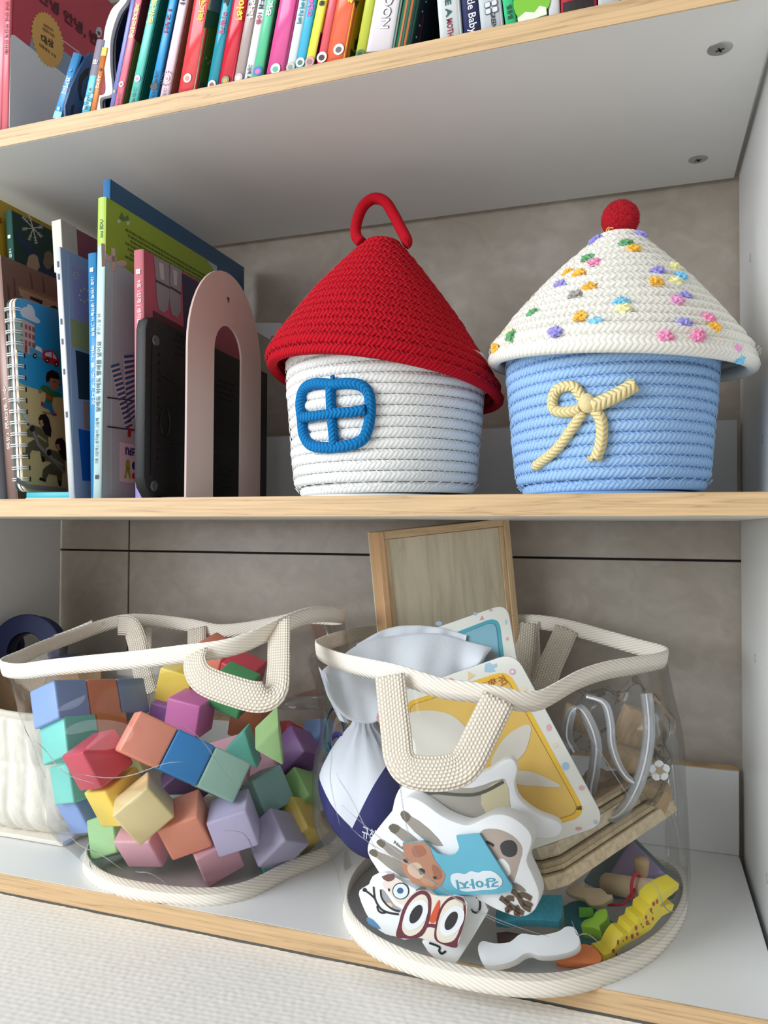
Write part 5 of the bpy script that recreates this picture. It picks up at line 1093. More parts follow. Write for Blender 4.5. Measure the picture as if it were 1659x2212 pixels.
for px in ([(868, 1560), (885, 1540), (930, 1535), (975, 1545), (1010, 1575), (1030, 1600), (1005, 1650), (950, 1655), (905, 1640), (895, 1600)], [(1060, 1650), (1085, 1600), (1120, 1572), (1143, 1566), (1146, 1585), (1130, 1630), (1090, 1655)], [(1105, 1668), (1150, 1668), (1211, 1698), (1160, 1698), (1110, 1692)]): pd2(yt, 'white_shape', px, 'dcd9cf', .0010, 4)
for x, y in ((975, 1635), (985, 1630), (995, 1627)): pd2(yt, 'yellow_dot', ell(x, y, 4, 3, 8), 'e0b850', .0012)
def ytext(body, p0, p1, ph): M = yt[1]; a, e, q = (V((*onplane(M, *p), 0)) for p in (p0, p1, ph)); return text('lettering', body, Matrix.Translation((0, 0, .0006)) @ frame(a, e-a, q-a), (q-a).length*1.1, P('b0502c', .5), yt[2], .01, (e-a).length, .0013)
ytext('기다', (1072, 1464), (1083, 1484), (1088, 1459)); ytext('중', (1052, 1472), (1060, 1484), (1067, 1467)); ytext('ㄴ', (1036, 1480), (1040, 1486), (1046, 1477))
# ---- white drawstring cloth bag with a navy printed foot
def cloth(name, par, lower, upper, m, nu=70, nv=26, pleat=.0045, mat=None, nf=6.5, seed=0):
    lo = smoothpoly([at(x, y, Y=Y) for x, y, Y in lower], 12, False); hi = smoothpoly([at(x, y, Y=Y) for x, y, Y in upper], 12, False)
    def samp(L, t): f = t*(len(L)-1); i = min(int(f), len(L)-2); return L[i].lerp(L[i+1], f-i)
    vs, fs = [], []
    for j in range(nv+1):
        v = j/nv
        for i in range(nu+1):
            u = i/nu; p = samp(lo, u).lerp(samp(hi, u), v); w_ = pleat*(math.sin(u*nf*2*pi/2+1.2*math.sin(v*2+seed))+.5*math.sin(u*nf*1.7*pi+seed))*(.35+.65*math.sin(pi*min(1, v*.9+.05)))
            b = .018*math.sin(pi*v)*m; vs.append(p+V((w_*.3, -w_-b, w_*.25)))
    k = len(vs)
    for j in range(nv):
        for i in range(nu): a = j*(nu+1)+i; fs.append((a, a+1, a+nu+2, a+nu+1))
    vs += [v+V((0, .0012, 0)) for v in vs]; fs += [tuple(q+k for q in f[::-1]) for f in fs]
    for i in range(nu): t = nv*(nu+1)+i; fs.append((t, t+1, t+1+k, t+k)); fs.append((i+1, i, i+k, i+1+k))
    for j in range(nv): a = j*(nu+1); b = a+nu; fs.append((a+nu+1, a, a+k, a+nu+1+k)); fs.append((b, b+nu+1, b+nu+1+k, b+k))
    return mesh(name, vs, fs, mat, par, True, world=True)
wc = P('e3e9f2', .85, .02, 60, .3, 500, name='white_cotton')
sc0 = at(800, 1700, Y=.080)
DB = thing('drawstring_bag', 'white cloth drawstring bag with a navy printed foot, at the left of the right bag', 'cloth bag', TR(sc0))
cloth('gathered_top', DB, [(738, 1548, .052), (770, 1560, .045), (810, 1560, .05), (860, 1520, .065), (930, 1500, .085), (1000, 1475, .105), (1040, 1440, .12)], [(697, 1448, .075), (735, 1418, .10), (790, 1385, .125), (860, 1372, .135), (945, 1369, .138), (1005, 1384, .138), (1062, 1400, .136)], .6, mat=wc)
cloth('gathered_back', DB, [(760, 1480, .12), (860, 1470, .13), (1000, 1460, .14)], [(770, 1392, .142), (835, 1358, .147), (900, 1351, .149), (960, 1358, .15), (1008, 1372, .148)], .3, mat=wc, pleat=.003, seed=2)
cloth('side_flap', DB, [(733, 1556, .050), (742, 1560, .045), (752, 1562, .045)], [(688, 1440, .09), (694, 1448, .075), (704, 1456, .065)], .2, nu=16, mat=wc, pleat=.002, nf=4)
def navy_print():
    m, nt, b = new_mat('navy_printed_cotton'); tc = N(nt, 'ShaderNodeTexCoord'); sp = N(nt, 'ShaderNodeSeparateXYZ'); nt.links.new(tc.outputs['Object'], sp.inputs[0])
    def Mt(op, a, c=None):
        n = N(nt, 'ShaderNodeMath', operation=op)
        for i, v in enumerate((a, c)):
            if v is None: continue
            if isinstance(v, (int, float)): n.inputs[i].default_value = v
            else: nt.links.new(v, n.inputs[i])
        return n.outputs[0]
    x = Mt('ADD', sp.outputs[0], .004); l = Mt('MULTIPLY', Mt('MAXIMUM', Mt('MULTIPLY', x, -1), 0), .95); r_ = Mt('MULTIPLY', Mt('MAXIMUM', x, 0), 2.0)
    lim = Mt('ADD', Mt('ADD', l, r_), -.026); f = Mt('LESS_THAN', sp.outputs[2], lim)
    mx = N(nt, 'ShaderNodeMix', data_type='RGBA'); mx.inputs[6].default_value = lin('e3e9f2'); mx.inputs[7].default_value = lin('262a66'); nt.links.new(f, mx.inputs[0]); nt.links.new(mx.outputs[2], b.inputs['Base Color']); b.inputs['Roughness'].default_value = .8; return m
bm = bmesh.new(); bmesh.ops.create_uvsphere(bm, u_segments=48, v_segments=32, radius=1)
for v_ in bm.verts:
    c = v_.co; th_ = math.atan2(c.y, c.x); k = 1+.035*math.sin(5*th_+2*c.z)+.02*math.sin(9*th_-3*c.z); top_ = max(0, c.z); s = 1-.62*top_**1.6+.05*math.sin(14*th_)*top_
    v_.co = V((c.x*.052*s*k-.008*c.z, c.y*.042*s*k, c.z*.066+(.004 if c.z > .9 else 0)))
frombm('sack', bm, navy_print(), DB, True)
hullR += [sc0+V((math.cos(a)*.053, math.sin(a)*.043, z)) for a in np.linspace(0, 6.28, 16) for z in (-.02, .0, .02)]
tp = at(783, 1808, Y=.0415); text('lettering', '규칙', MW[DB].inverted() @ frame(tp, (1, -.25, -.1), (.1, -.1, 1)), .0125, P('d8dcec', .6), DB, .01, .0145, .001)
# teal ribbon loop hanging at the left
RB = thing('ribbon_loop', 'dark teal and purple ribbon loop beside the white cloth bag', 'ribbon', TR(at(720, 1600, Y=.10)))
ribbon('loop', smoothpoly([at(x, y, Y=Y) for x, y, Y in ((722, 1528, .10), (706, 1555, .092), (702, 1600, .088), (716, 1625, .086), (736, 1612, .088), (744, 1585, .094), (738, 1550, .10))], 6), V((.4, -.75, .5)), .016, .0015, P('14506a', .7, .1), RB, True, True)
ribbon('loop_fold', smoothpoly([at(x, y, Y=Y) for x, y, Y in ((712, 1612, .082), (726, 1590, .08), (738, 1598, .08), (732, 1618, .081))], 5), V((.5, -.6, .6)), .014, .0015, P('3f3a80', .7, .1), RB, True, True)
# ---- white puzzle blocks
face = 'e9e9e6'
sb = slab('puzzle_block', 'white wavy puzzle block with a dark feathered print, behind the hoof block', 'puzzle block', [(850, 1800), (848, 1745), (866, 1700), (905, 1690), (985, 1684), (1050, 1666), (1086, 1643), (1108, 1640), (1118, 1662), (1112, 1695), (1124, 1728), (1160, 1757), (1208, 1777), (1212, 1800), (1190, 1812), (1140, 1812), (1060, 1830), (950, 1850)], (1000, 1740, .016), (.1, -1, .12), .018, 'eef1f4', .002, 4)
pd_(sb, 'grey_print', [(890, 1715), (950, 1700), (1020, 1702), (1085, 1682), (1090, 1700), (1085, 1760), (1060, 1790), (1000, 1800), (940, 1780), (900, 1740)], 'a7a39a', .0003, 3); pd_(sb, 'cream_print', [(1040, 1712), (1090, 1684), (1100, 1730), (1098, 1755), (1050, 1756)], 'cfc6a4', .0005, 2); pline(sb, 'dark_line', [(895, 1718), (940, 1712), (985, 1716), (1035, 1714), (1088, 1688)], .0026, '55564e', .0007)
db_ = slab('puzzle_block', 'white puzzle block printed with four grey hooves, half under the dog card', 'puzzle block', k1([(490, 75), (580, 115), (720, 215), (850, 268), (920, 270), (1000, 232), (1080, 200), (1180, 205), (1290, 270), (1350, 345), (1352, 420), (1320, 530), (1365, 640), (1408, 760), (1390, 860), (1330, 920), (1240, 930), (1100, 880), (960, 815), (700, 790), (440, 712), (300, 660), (230, 570), (180, 480), (185, 400), (250, 300), (390, 130), (440, 85)]), (970, 1850, -.004), (-.12, -1, -.05), .017, 'f0f2f4', .0014, 3, mat=P('f0f2f4', .45, .015))
for tip, leg in (([(415, 195), (440, 168), (490, 208), (456, 252)], [(490, 208), (620, 300), (720, 420), (600, 390), (456, 252)]), ([(330, 290), (362, 262), (415, 288), (374, 336)], [(415, 288), (560, 395), (600, 470), (500, 430), (374, 336)]), ([(243, 395), (272, 372), (310, 392), (288, 436)], [(310, 392), (450, 480), (520, 560), (420, 545), (288, 436)]), ([(190, 470), (215, 443), (255, 462), (240, 502)], [(255, 462), (420, 540), (520, 650), (420, 640), (240, 502)])): pd_(db_, 'hoof_print', k1(tip), '6d6355', .0006, 2); pd_(db_, 'leg_print', k1(leg), '9c958c', .0004, 2)
ptext(db_, 'NadRi', k1([(366, 402)])[0], k1([(460, 468)])[0], k1([(382, 380)])[0], '6a6058')
pd_(db_, 'beige_print', k1([(990, 320), (1100, 300), (1220, 350), (1288, 440), (1262, 560), (1232, 660), (1190, 740), (1120, 600), (1040, 450)]), 'b3a399', .0004, 3); pd_(db_, 'white_spot', k1([(1110, 530), (1150, 512), (1195, 560), (1205, 620), (1175, 640), (1130, 600)]), 'ecebe8', .0006, 3); pd_(db_, 'nose_print', k1([(1130, 420), (1160, 386), (1215, 380), (1252, 420), (1245, 480), (1200, 500), (1150, 480)]), '3b3a3c', .0007, 2); pline(db_, 'eye_line', k1([(1030, 390), (1060, 402), (1085, 420)]), .0022, '2c2a2a', .0008)
pd_(db_, 'ear_print', k1([(1205, 690), (1250, 690), (1300, 725), (1308, 748), (1240, 735)]), '8a7d72', .0006, 2)
for pl in ([(1215, 740), (1260, 780), (1300, 850), (1350, 880)], [(1260, 780), (1300, 770), (1355, 800)], [(1290, 830), (1330, 835), (1358, 855)], [(1130, 790), (1170, 820), (1220, 860), (1300, 905)], [(1170, 820), (1195, 795), (1230, 800)], [(1215, 855), (1180, 880), (1195, 890)], [(1240, 870), (1270, 862)], [(1260, 885), (1245, 905), (1275, 915)]): pline(db_, 'antler_print', k1(pl), .0044, '64523f', .0007)
dc = slab('puzzle_card', 'light blue cardboard puzzle card with a brown puppy photo', 'card', k1([(430, 402), (580, 387), (622, 425), (680, 480), (745, 497), (800, 485), (830, 455), (835, 430), (818, 372), (815, 350), (980, 335), (1215, 715), (1210, 745), (1120, 768), (680, 776), (600, 720), (500, 690), (440, 610), (415, 550), (440, 480)]), (970, 1860, -.0105), (-.10, -1, .04), .0026, '63b4cc', 0, 0, mat=P('63b4cc', .3, .03))
pd_(dc, 'puppy_photo', k1([(432, 404), (578, 390), (622, 425), (660, 520), (690, 560), (740, 630), (715, 700), (655, 740), (600, 718), (500, 688), (440, 610), (417, 550), (440, 480)]), 'b98468', .0003, 0)
for px, c in (([(470, 560), (540, 540), (590, 600), (560, 660), (480, 620)], 'd9b9a0'), ([(500, 430), (570, 420), (600, 480), (520, 500)], 'a86c54'), ([(640, 560), (690, 580), (715, 640), (670, 660)], 'a0684e'), ([(560, 650), (640, 660), (660, 710), (590, 700)], 'c89878')): pd_(dc, 'fur_patch', k1(px), c, .0005, 3)
pd_(dc, 'puppy_nose', k1([(545, 590), (570, 580), (590, 598), (585, 620), (560, 625)]), '2e2c30', .0008, 3); pd_(dc, 'puppy_eye', k1([(438, 520), (460, 512), (472, 530), (450, 548)]), '2e2a2a', .0008, 3); pd_(dc, 'puppy_eye', k1([(650, 640), (672, 640), (676, 655), (658, 658)]), '4a2e28', .0008, 3)
pd_(dc, 'cloud_label', k1([(775, 660), (785, 625), (830, 615), (880, 622), (920, 602), (975, 612), (1010, 600), (1080, 605), (1135, 650), (1145, 690), (1110, 725), (1060, 735), (1000, 738), (930, 745), (880, 748), (820, 728), (790, 700)]), 'dfe8ee', .0005, 3)
ptext(dc, '강아지', k1([(1112, 645)])[0], k1([(812, 665)])[0], k1([(1122, 715)])[0], '4aa2bc', .025, .0009)
fb = slab('puzzle_block', 'white puzzle block with a smiling line face and a blue eye, at the lower left', 'puzzle block', k2([(62, 240), (95, 180), (165, 140), (200, 60), (330, 20), (470, 120), (640, 190), (600, 330), (470, 640), (420, 660), (330, 640), (220, 560), (130, 420)]), (840, 1950, -.006), (-.3, -1, .1), .016, 'eef2f4', .0014, 2, mat=P('eef2f4', .45, .015))
pd_(fb, 'skin_print', k2([(300, 130), (420, 60), (560, 180), (560, 330), (470, 330), (380, 230)]), 'e4d6cc', .0003, 2); pd_(fb, 'mouth_print', k2([(290, 190), (330, 210), (420, 340), (490, 380), (480, 410), (380, 380), (310, 300)]), '9c9c9e', .0004, 2); pd_(fb, 'tooth_print', k2([(350, 320), (400, 330), (410, 360), (370, 368)]), 'ecc39c', .0006, 2)
for pl in ([(220, 160), (225, 230), (240, 300), (290, 380), (370, 420), (470, 435)], [(290, 190), (300, 270), (350, 340), (420, 390), (480, 405)], [(130, 195), (180, 230), (230, 275)], [(255, 350), (265, 395), (300, 420), (340, 415)], [(372, 178), (375, 205)]): pline(fb, 'ink_line', k2(pl), .0017, '17181a', .0007)
pd_(fb, 'eye_ring', k2(ell(490, 205, 84, 84, 22)), '17181a', .0005); pd_(fb, 'eye_white', k2(ell(490, 205, 74, 74, 22)), 'd8e6f2', .0007); pd_(fb, 'iris', k2(ell(487, 200, 32, 30, 16)), '35588c', .0009); pd_(fb, 'ink_dot', k2(ell(130, 193, 20, 20, 12)), '17181a', .0007); pd_(fb, 'hair_print', k2([(300, 60), (420, 30), (425, 85), (360, 110)]), '6a4a42', .0006, 2)
pd_(fb, 'blue_print', k2([(150, 470), (210, 490), (290, 580), (240, 570), (170, 530)]), '4f86b0', .0005, 2)
gb_ = slab('puzzle_block', 'white thick puzzle block with small black curls, at the lower front', 'puzzle block', k2([(700, 720), (860, 560), (1020, 300), (1100, 258), (1240, 262), (1310, 300), (1350, 380), (1340, 450), (1060, 900), (1000, 930), (930, 960), (850, 900)]), (985, 2010, -.013), (.25, -1, .18), .019, 'f0f4f6', .003, 2, mat=P('f0f4f6', .4, .015))
pline(gb_, 'ink_curl', k2([(1240, 262), (1272, 300), (1275, 370), (1250, 415), (1210, 412), (1192, 380)]), .0016, '17181a', .0006); pline(gb_, 'ink_curl', k2([(770, 720), (870, 760), (868, 800), (895, 828), (935, 800)]), .0016, '17181a', .0006)
gl = slab('puzzle_card', 'cream card with maroon glasses and big round eyes, in front of the white blocks', 'card', k2([(412, 650), (470, 520), (500, 400), (560, 270), (650, 205), (740, 205), (800, 240), (860, 258), (940, 262), (1020, 250), (1105, 270), (1150, 330), (1140, 450), (1090, 620), (1045, 775), (930, 740), (800, 700), (660, 670), (520, 690)]), (930, 1990, -.0215), (-.05, -1, .1), .0022, 'ece4d6', 0, 0, mat=P('ece4d6', .3, .02))
for ring, inner in ((k2([(440, 650), (470, 520), (505, 390), (580, 270), (670, 205), (745, 210), (790, 280), (785, 420), (760, 540), (700, 650), (600, 678), (500, 675)]), k2([(500, 560), (540, 400), (600, 300), (680, 240), (740, 255), (762, 330), (750, 450), (700, 580), (620, 645), (540, 640)])), (k2([(830, 560), (860, 430), (900, 340), (980, 265), (1080, 262), (1125, 310), (1135, 430), (1100, 590), (1055, 700), (1040, 770), (900, 735), (825, 680)]), k2([(845, 600), (880, 440), (930, 340), (1000, 290), (1080, 295), (1110, 340), (1110, 450), (1075, 580), (1020, 690), (930, 720), (860, 690)]))):
    pd_(gl, 'glasses_frame', ring, '6a2336', .0003, 3); pd_(gl, 'lens', inner, 'e8e2d0', .0005, 3)
pd_(gl, 'glasses_bridge', k2([(740, 540), (790, 530), (840, 540), (840, 575), (780, 562), (735, 570)]), '6a2336', .0005, 2)
for cx, cy, px_, py_ in ((640, 440, 642, 432), (1000, 500, 992, 498)): pd_(gl, 'eye_white', k2([(cx+118*math.cos(a)-35*math.sin(a), cy+150*math.sin(a)-20*math.cos(a)) for a in np.linspace(0, 2*pi, 24, endpoint=False)]), 'eef2f6', .0008); pd_(gl, 'pupil', k2([(px_+62*math.cos(a)-22*math.sin(a), py_+90*math.sin(a)-20*math.cos(a)) for a in np.linspace(0, 2*pi, 20, endpoint=False)]), '232225', .0011)
pd_(gl, 'beak', k2([(870, 290), (868, 400), (835, 500), (800, 520), (775, 495), (800, 420)]), 'd9532c', .0008, 3)
cl = slab('puzzle_block', 'white cloud shaped wooden block lying at the bottom front', 'puzzle block', [(1032, 2050), (1041, 2032), (1068, 2037), (1101, 2034), (1126, 2016), (1162, 2020), (1204, 2012), (1222, 2001), (1240, 2003), (1250, 2020), (1252, 2040), (1236, 2054), (1200, 2063), (1165, 2064), (1146, 2058), (1130, 2062), (1112, 2074), (1080, 2084), (1045, 2082)], (1140, 2045, -.004), (-.05, -.75, .8), .011, 'eef2f5', .0006, 3, mat=P('eef2f5', .5, .015))
# ---- wooden toys at the lower right
tl = slab('wooden_piece', 'teal wooden puzzle plate under the hoof block', 'toy', k4([(-40, 425), (-20, 250), (150, 225), (350, 210), (528, 205), (530, 395), (500, 440), (360, 425), (200, 420), (60, 435)]), (1160, 1960, .03), (0, -.62, .78), .012, '2a8fa4', .0008, 0, mat=wood('teal_stained_wood', '2f93a8', '1d6a7c', (60, 60, 6), .5))
t2 = slab('wooden_piece', 'dark teal wooden plate behind the lime tree', 'toy', k4([(540, 300), (700, 240), (960, 430), (1000, 520), (870, 620), (690, 640), (660, 560), (560, 480)]), (1275, 1990, .075), (0, -.55, .8), .01, '2c7a88', .0008, 0)
dg = slab('wooden_piece', 'dark brown wooden piece under the teal plate', 'toy', k4([(-30, 530), (60, 520), (190, 545), (150, 585), (-20, 620)]), (1100, 2022, .03), (0, -.7, .7), .008, '5c3a3a', .0006)
gf = slab('giraffe_toy', 'yellow wooden giraffe with red spots, tilted at the lower right', 'toy', k4([(875, 760), (895, 810), (945, 832), (985, 810), (1012, 760), (1010, 700), (1045, 662), (1110, 620), (1200, 570), (1290, 510), (1345, 440), (1385, 395), (1470, 352), (1490, 295), (1440, 290), (1385, 315), (1370, 300), (1420, 250), (1525, 165), (1532, 118), (1450, 150), (1345, 215), (1300, 262), (1290, 305), (1240, 340), (1235, 390), (1180, 410), (1168, 465), (1120, 490), (1105, 540), (1055, 548), (1012, 600), (985, 650), (965, 695), (920, 715), (885, 720)]), (1390, 1995, .050), (.72, -.66, -.22), .014, 'ecd93f', .0008, 0, xa=(.5, .6, .6), mat=P('ecd93f', .5, .06, 120))
for x, y, rx, ry in ((1310, 285, 12, 18), (1340, 265, 10, 20), (1287, 338, 9, 20), (1246, 400, 9, 18), (1303, 412, 8, 16), (1256, 447, 12, 22), (1203, 460, 5, 10), (1220, 482, 6, 10), (1275, 456, 4, 8), (1300, 363, 4, 8), (1160, 490, 12, 22), (1172, 542, 11, 16), (1128, 563, 13, 22), (1080, 574, 9, 16), (1051, 600, 4, 10), (966, 685, 14, 18), (1005, 612, 8, 24)): pd_(gf, 'spot', k4(ell(x, y, rx, ry, 10)), 'b8543c', .0004)
pd_(gf, 'eye', k4(ell(990, 713, 6, 12, 8)), '201a14', .0006)
lt = slab('tree_toy', 'lime green wooden tree with scalloped sides', 'toy', k4([(690, 475), (720, 420), (790, 395), (815, 350), (880, 325), (912, 335), (920, 400), (890, 440), (850, 470), (860, 520), (800, 490)]), (1285, 1995, .055), (-.1, -.55, .8), .022, '9fd83f', .001, 2)
lt2 = slab('tree_toy', 'small green wooden wedge behind the lime tree', 'toy', k4([(670, 315), (790, 315), (800, 400), (675, 405)]), (1262, 1972, .075), (0, -.9, .4), .012, '6cc83c', .001)
og = slab('wooden_piece', 'orange wooden piece at the bottom front right', 'toy', k4([(480, 770), (560, 650), (660, 625), (780, 635), (860, 720), (868, 760), (840, 795), (740, 800), (600, 800)]), (1260, 2060, .018), (.05, -.75, .7), .018, 'f08a4c', .0015, 2)
# wooden puppet on a red cord
PU = thing('wooden_puppet', 'unpainted wooden peg figure tied with a red cord', 'toy', TR(at(1340, 1930, Y=.105)))
beech = P('d6c4a4', .6, .08, 90, name='beech_wood')
p0, p1 = at(1300, 1905, Y=.115), at(1403, 1925, Y=.098); dd = (p1-p0).normalized()
lathe('peg_body', [(.0001, 0), (.006, .0005), (.0085, .004), (.009, .02), (.0098, .036), (.0105, .050), (.009, .053), (.0001, .0535)], beech, PU, 24, M=MW[PU].inverted() @ frame(p0, dd.orthogonal(), dd.cross(dd.orthogonal())))
q0 = at(1376, 1918, Y=.096); tube('red_cord', [q0+(dd.orthogonal().normalized()*math.cos(a)+dd.cross(dd.orthogonal()).normalized()*math.sin(a))*.0112 for a in np.linspace(0, 2*pi, 20, endpoint=False)], .0014, P('c8304a', .7), PU, 6, True, world=True)
tube('red_cord', smoothpoly([at(x, y, Y=Y) for x, y, Y in ((1372, 1920, .09), (1358, 1938, .09), (1350, 1950, .09), (1330, 1955, .092), (1290, 1952, .10), (1240, 1950, .105), (1220, 1962, .105))], 5, False), .0012, P('c8304a', .7), PU, 6, world=True)
hd_ = slab('wooden_piece', 'flat unpainted wooden duck shape in front of the peg figure', 'toy', k4([(560, 170), (640, 110), (720, 100), (720, 140), (860, 150), (915, 200), (955, 205), (960, 240), (920, 260), (880, 290), (800, 300), (750, 280), (720, 240), (640, 220)]), (1280, 1930, .085), (-.05, -.6, .75), .007, 'b8a688', .0008, 2, mat=beech)
# stack of thin wooden boards
c0, c1, c2 = at(1206, 1928, Y=.034), at(1464, 1752, Y=.165), at(1158, 1922, Y=.05); e1 = (c1-c0); e2 = (c2-c0).normalized()
nn = e1.cross(e2).normalized(); nn = nn if nn.z > 0 else -nn; hgt = 0
for k, (t_, col, dx, dy) in enumerate(((.011, 'ead6b4', 0, 0), (.0045, 'd8c6a4', .004, .003), (.0045, 'b8a684', .003, .0), (.011, 'e0d2b6', .006, .004), (.004, 'b09a78', .004, .002), (.004, 'd2c4a8', .008, .004), (.0035, 'a89272', .005, .0))):
    u1 = e1.normalized(); u2 = (e2-u1*e2.dot(u1)).normalized(); o = c0+nn*hgt+u1*dx+u2*dy; hgt += t_+.0008
    lab = ['lowest thick pale board of the tilted wooden stack', 'second thin board from the bottom of the tilted stack', 'third thin board from the bottom of the tilted stack', 'thick middle board of the tilted wooden stack', 'thin brown board above the thick middle one', 'thin pale board second from the top of the stack', 'topmost thin board of the tilted wooden stack'][k]
    st = thing('wooden_board', lab, 'board', frame(o, u1, u2) if u1.cross(u2).dot(nn) > 0 else frame(o, u2, u1), 'tilted stack of boards in the right bag')
    L = e1.length-.008*k*.5; Wd = .075
    sx, sy = (L, Wd) if u1.cross(u2).dot(nn) > 0 else (Wd, L)
    prism('board', [(0, 0.012), (.012, 0), (sx, 0), (sx, sy), (0, sy)], t_, Matrix.Translation((0, 0, t_)), wood('board_'+col, col, 'a08a66', (30, 30, 30), .6), st, .0006, 1)
    hullR += [MW[st] @ V(q) for q in ((0, 0, 0), (sx, 0, 0), (sx, sy, 0), (0, sy, 0), (0, 0, t_), (sx, 0, t_))]
# grey board with a lilac triangle and a wooden peg
gy_ = slab('wooden_piece', 'slate grey toy board leaning behind the peg figure', 'toy', [(1290, 1860), (1368, 1806), (1470, 1905), (1452, 1935), (1330, 1935), (1262, 1900)], (1370, 1890, .155), (-.05, -.55, .8), .006, '6f8288', .0006)
lv = slab('triangle_block', 'lilac triangular block with rounded corners at the right', 'toy block', [(1362, 1818), (1376, 1824), (1428, 1876), (1426, 1888), (1330, 1892), (1318, 1884)], (1370, 1865, .140), (-.05, -.6, .75), .012, '9d8fb6', .002, 2)
pg = thing('wooden_peg', 'short turned wooden peg on the slate grey board', 'peg', TR(at(1385, 1893, Y=.122)))
lathe('peg', [(.0001, 0), (.005, 0), (.006, .003), (.0068, .010), (.0072, .014), (.006, .0165), (.0001, .017)], P('b9a07c', .55, .1), pg, 20)
# ---- zip bag with plain wooden blocks
ZC = at(1330, 1628, Y=.150)
zb = thing('zip_bag', 'crumpled clear zip bag holding plain wooden blocks, at the right', 'bag', TR(ZC))
zfilm = clear('zip_film', (.93, .94, .95), 1.35, .12, .45, 36, .03, .9); zstrip = clear('zip_strip', (.8, .82, .85), 1.35, .3, .1, 60, .26, .9)
bm = bmesh.new(); bmesh.ops.create_icosphere(bm, subdivisions=5, radius=1)
for v_ in bm.verts:
    c = v_.co; k = 1+.09*math.sin(4*c.x+6*c.z)+.07*math.sin(9*c.z-5*c.x)+.05*math.sin(17*c.x+11*c.y); v_.co = V((c.x*.050*k*(1.05 if c.z > 0 else .95), c.y*.030*k, c.z*.066*k+.004*math.sin(14*c.x)))
bm.transform(Matrix.Rotation(.15, 4, 'Y')); frombm('film', bm, zfilm, zb, True)
for pts, w_ in (([(1396, 1498, .118), (1402, 1560, .112), (1398, 1622, .108), (1380, 1690, .105), (1350, 1745, .105), (1318, 1766, .108), (1288, 1752, .11), (1276, 1712, .11), (1284, 1660, .11), (1288, 1610, .112), (1274, 1562, .114), (1252, 1530, .116), (1232, 1542, .116), (1224, 1590, .116), (1240, 1625, .116)], .0125), ([(1266, 1505, .118), (1305, 1520, .116), (1318, 1560, .113), (1322, 1610, .111), (1340, 1660, .11), (1368, 1690, .109), (1392, 1680, .109)], .009)):
    pp = smoothpoly([at(*q[:2], Y=q[2]) for q in pts], 6, False); ribbon('zip_strip', pp, V((.8, -.5, .25)), w_, .0008, zstrip, zb, world=True)
    tube('zip_track', [q+V((0, -.0012, 0)) for q in pp], .0009, P('eef1f4', .4, name='zip_white'), zb, 6, world=True)
fl_ = MW[zb].inverted() @ frame(at(1425, 1665, Y=.115), (1, .25, 0), (0, 0, 1))
for a in np.linspace(0, 2*pi, 5, endpoint=False): decal('flower_print', circ(.0052*math.cos(a+.4), .0052*math.sin(a+.4), .0042, 12), fl_, P('f0f2f4', .4), zb)
decal('flower_print', circ(0, 0, .0034, 12), fl_, P('b4a184', .5), zb, .0005)
for lab, x, y, Y, s, rz in (('plain wooden block at the top of the zip bag', 1365, 1568, .168, (.024, .018, .034), .5), ('plain wooden arch block in the middle of the zip bag', 1352, 1640, .150, (.036, .02, .018), .3), ('plain wooden cube low in the zip bag at the right', 1405, 1722, .158, (.030, .022, .030), .2), ('plain wooden block at the lower left of the zip bag', 1292, 1706, .160, (.026, .02, .036), -.4), ('small plain wooden block in the upper left of the zip bag', 1245, 1552, .172, (.026, .018, .02), .2)):
    o = box('wooden_block', s, TR((0, 0, 0)), wood('beech_block', 'd2b48e', '9c7a54', (40, 40, 8), .6), None, .0015); o.location = at(x, y, Y=Y); o.rotation_euler = (.2, .3, rz); tag(o, lab, 'toy block', 'plain blocks in the zip bag')
hullR += [ZC+V((math.cos(a)*.05, math.sin(a)*.03, z)) for a in np.linspace(0, 6.28, 12) for z in (-.03, 0, .03)]
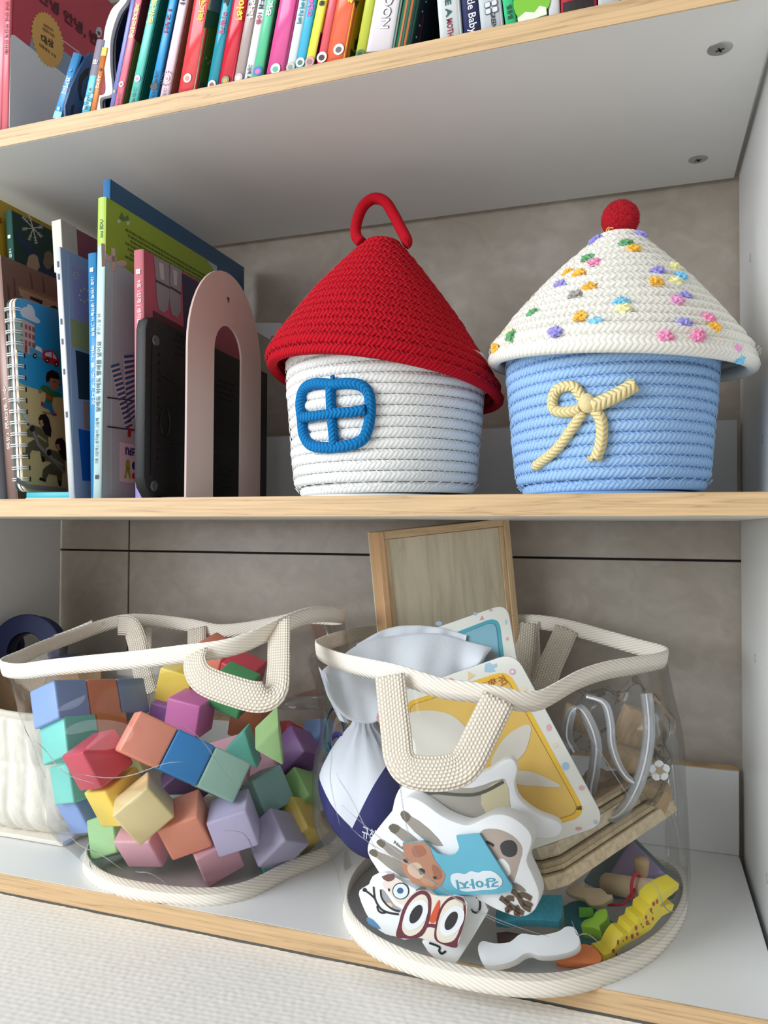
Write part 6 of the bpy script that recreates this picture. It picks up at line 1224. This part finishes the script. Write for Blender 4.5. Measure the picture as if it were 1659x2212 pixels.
# ---- the right bag itself
RBG = thing('clear_bag', 'clear plastic bag full of puzzles and wooden toys with cream trim, at the right', 'bag', TR((-.11, .11, ZB)))
topR = loop_at([(684, 1402, .120), (700, 1415, .070), (740, 1430, .025), (800, 1444, -.006), (860, 1457, -.022), (910, 1473, -.026), (960, 1488, -.026), (1020, 1495, -.024), (1080, 1505, -.02), (1125, 1515, -.014), (1165, 1513, -.004), (1200, 1496, .012), (1250, 1468, .042), (1310, 1448, .08), (1380, 1436, .125), (1436, 1424, .172), (1430, 1412, .2), (1380, 1398, .225), (1300, 1375, .25), (1220, 1353, .27), (1150, 1343, .28), (1080, 1345, .284), (950, 1352, .284), (850, 1362, .27), (780, 1370, .235), (725, 1382, .185), (694, 1394, .150)])
baseR = [V((p[0], p[1], ZB+.0080)) for p in smoothpoly([(-.2575, .043, 0), (-.2145, -.012, 0), (-.148, -.0335, 0), (-.078, -.028, 0), (-.0285, .005, 0), (.0125, .065, 0), (.0375, .15, 0), (.025, .215, 0), (-.05, .255, 0), (-.14, .26, 0), (-.225, .215, 0), (-.266, .13, 0)], 8)]
ctR, cbR = V((-.13, .12, 0)), V((-.11, .11, 0))
hullR = [h for h in hullR if h.z < .20]
SR = bag(RBG, topR, baseR, ctR, cbR, hullR, seed=5)
rimtape('rim_tape', [vec(p) for p in SR[-1]], RBG, .0165, c=ctR, tilt=.15)
rimtape('base_tape', [vec(p) for p in SR[0]], RBG, .0165, c=cbR, tilt=-.2)
strap('front_handle', [(842, 1458, -.030), (848, 1520, -.036), (856, 1590, -.042), (862, 1636, -.047), (884, 1664, -.05), (935, 1672, -.051), (985, 1664, -.05), (1012, 1640, -.048), (1040, 1585, -.04), (1078, 1508, -.027)], RBG, .0262, (-.12, -1, .1), n=5)
strap('back_handle', [(1224, 1358, .262), (1206, 1400, .25), (1188, 1440, .235), (1172, 1485, .225), (1150, 1500, .225), (1128, 1470, .24), (1132, 1400, .265), (1136, 1345, .272)], RBG, .026, (0, -1, .1))
strap('seam_tape', [(1155, 1342, .275), (1158, 1420, .272), (1160, 1500, .268)], RBG, .010, (0, -1, 0), .0015, cream_tape)
crease_highlights(RBG, SR, [((18, 19), (44, 7)), ((19, 17), (40, 9)), ((17, 24), (24, 14)), ((26, 30), (30, 15)), ((52, 35), (60, 22)), ((58, 12), (63, 6)), ((46, 9), (50, 5)), ((14, 28), (17, 16))])
set_lettering()
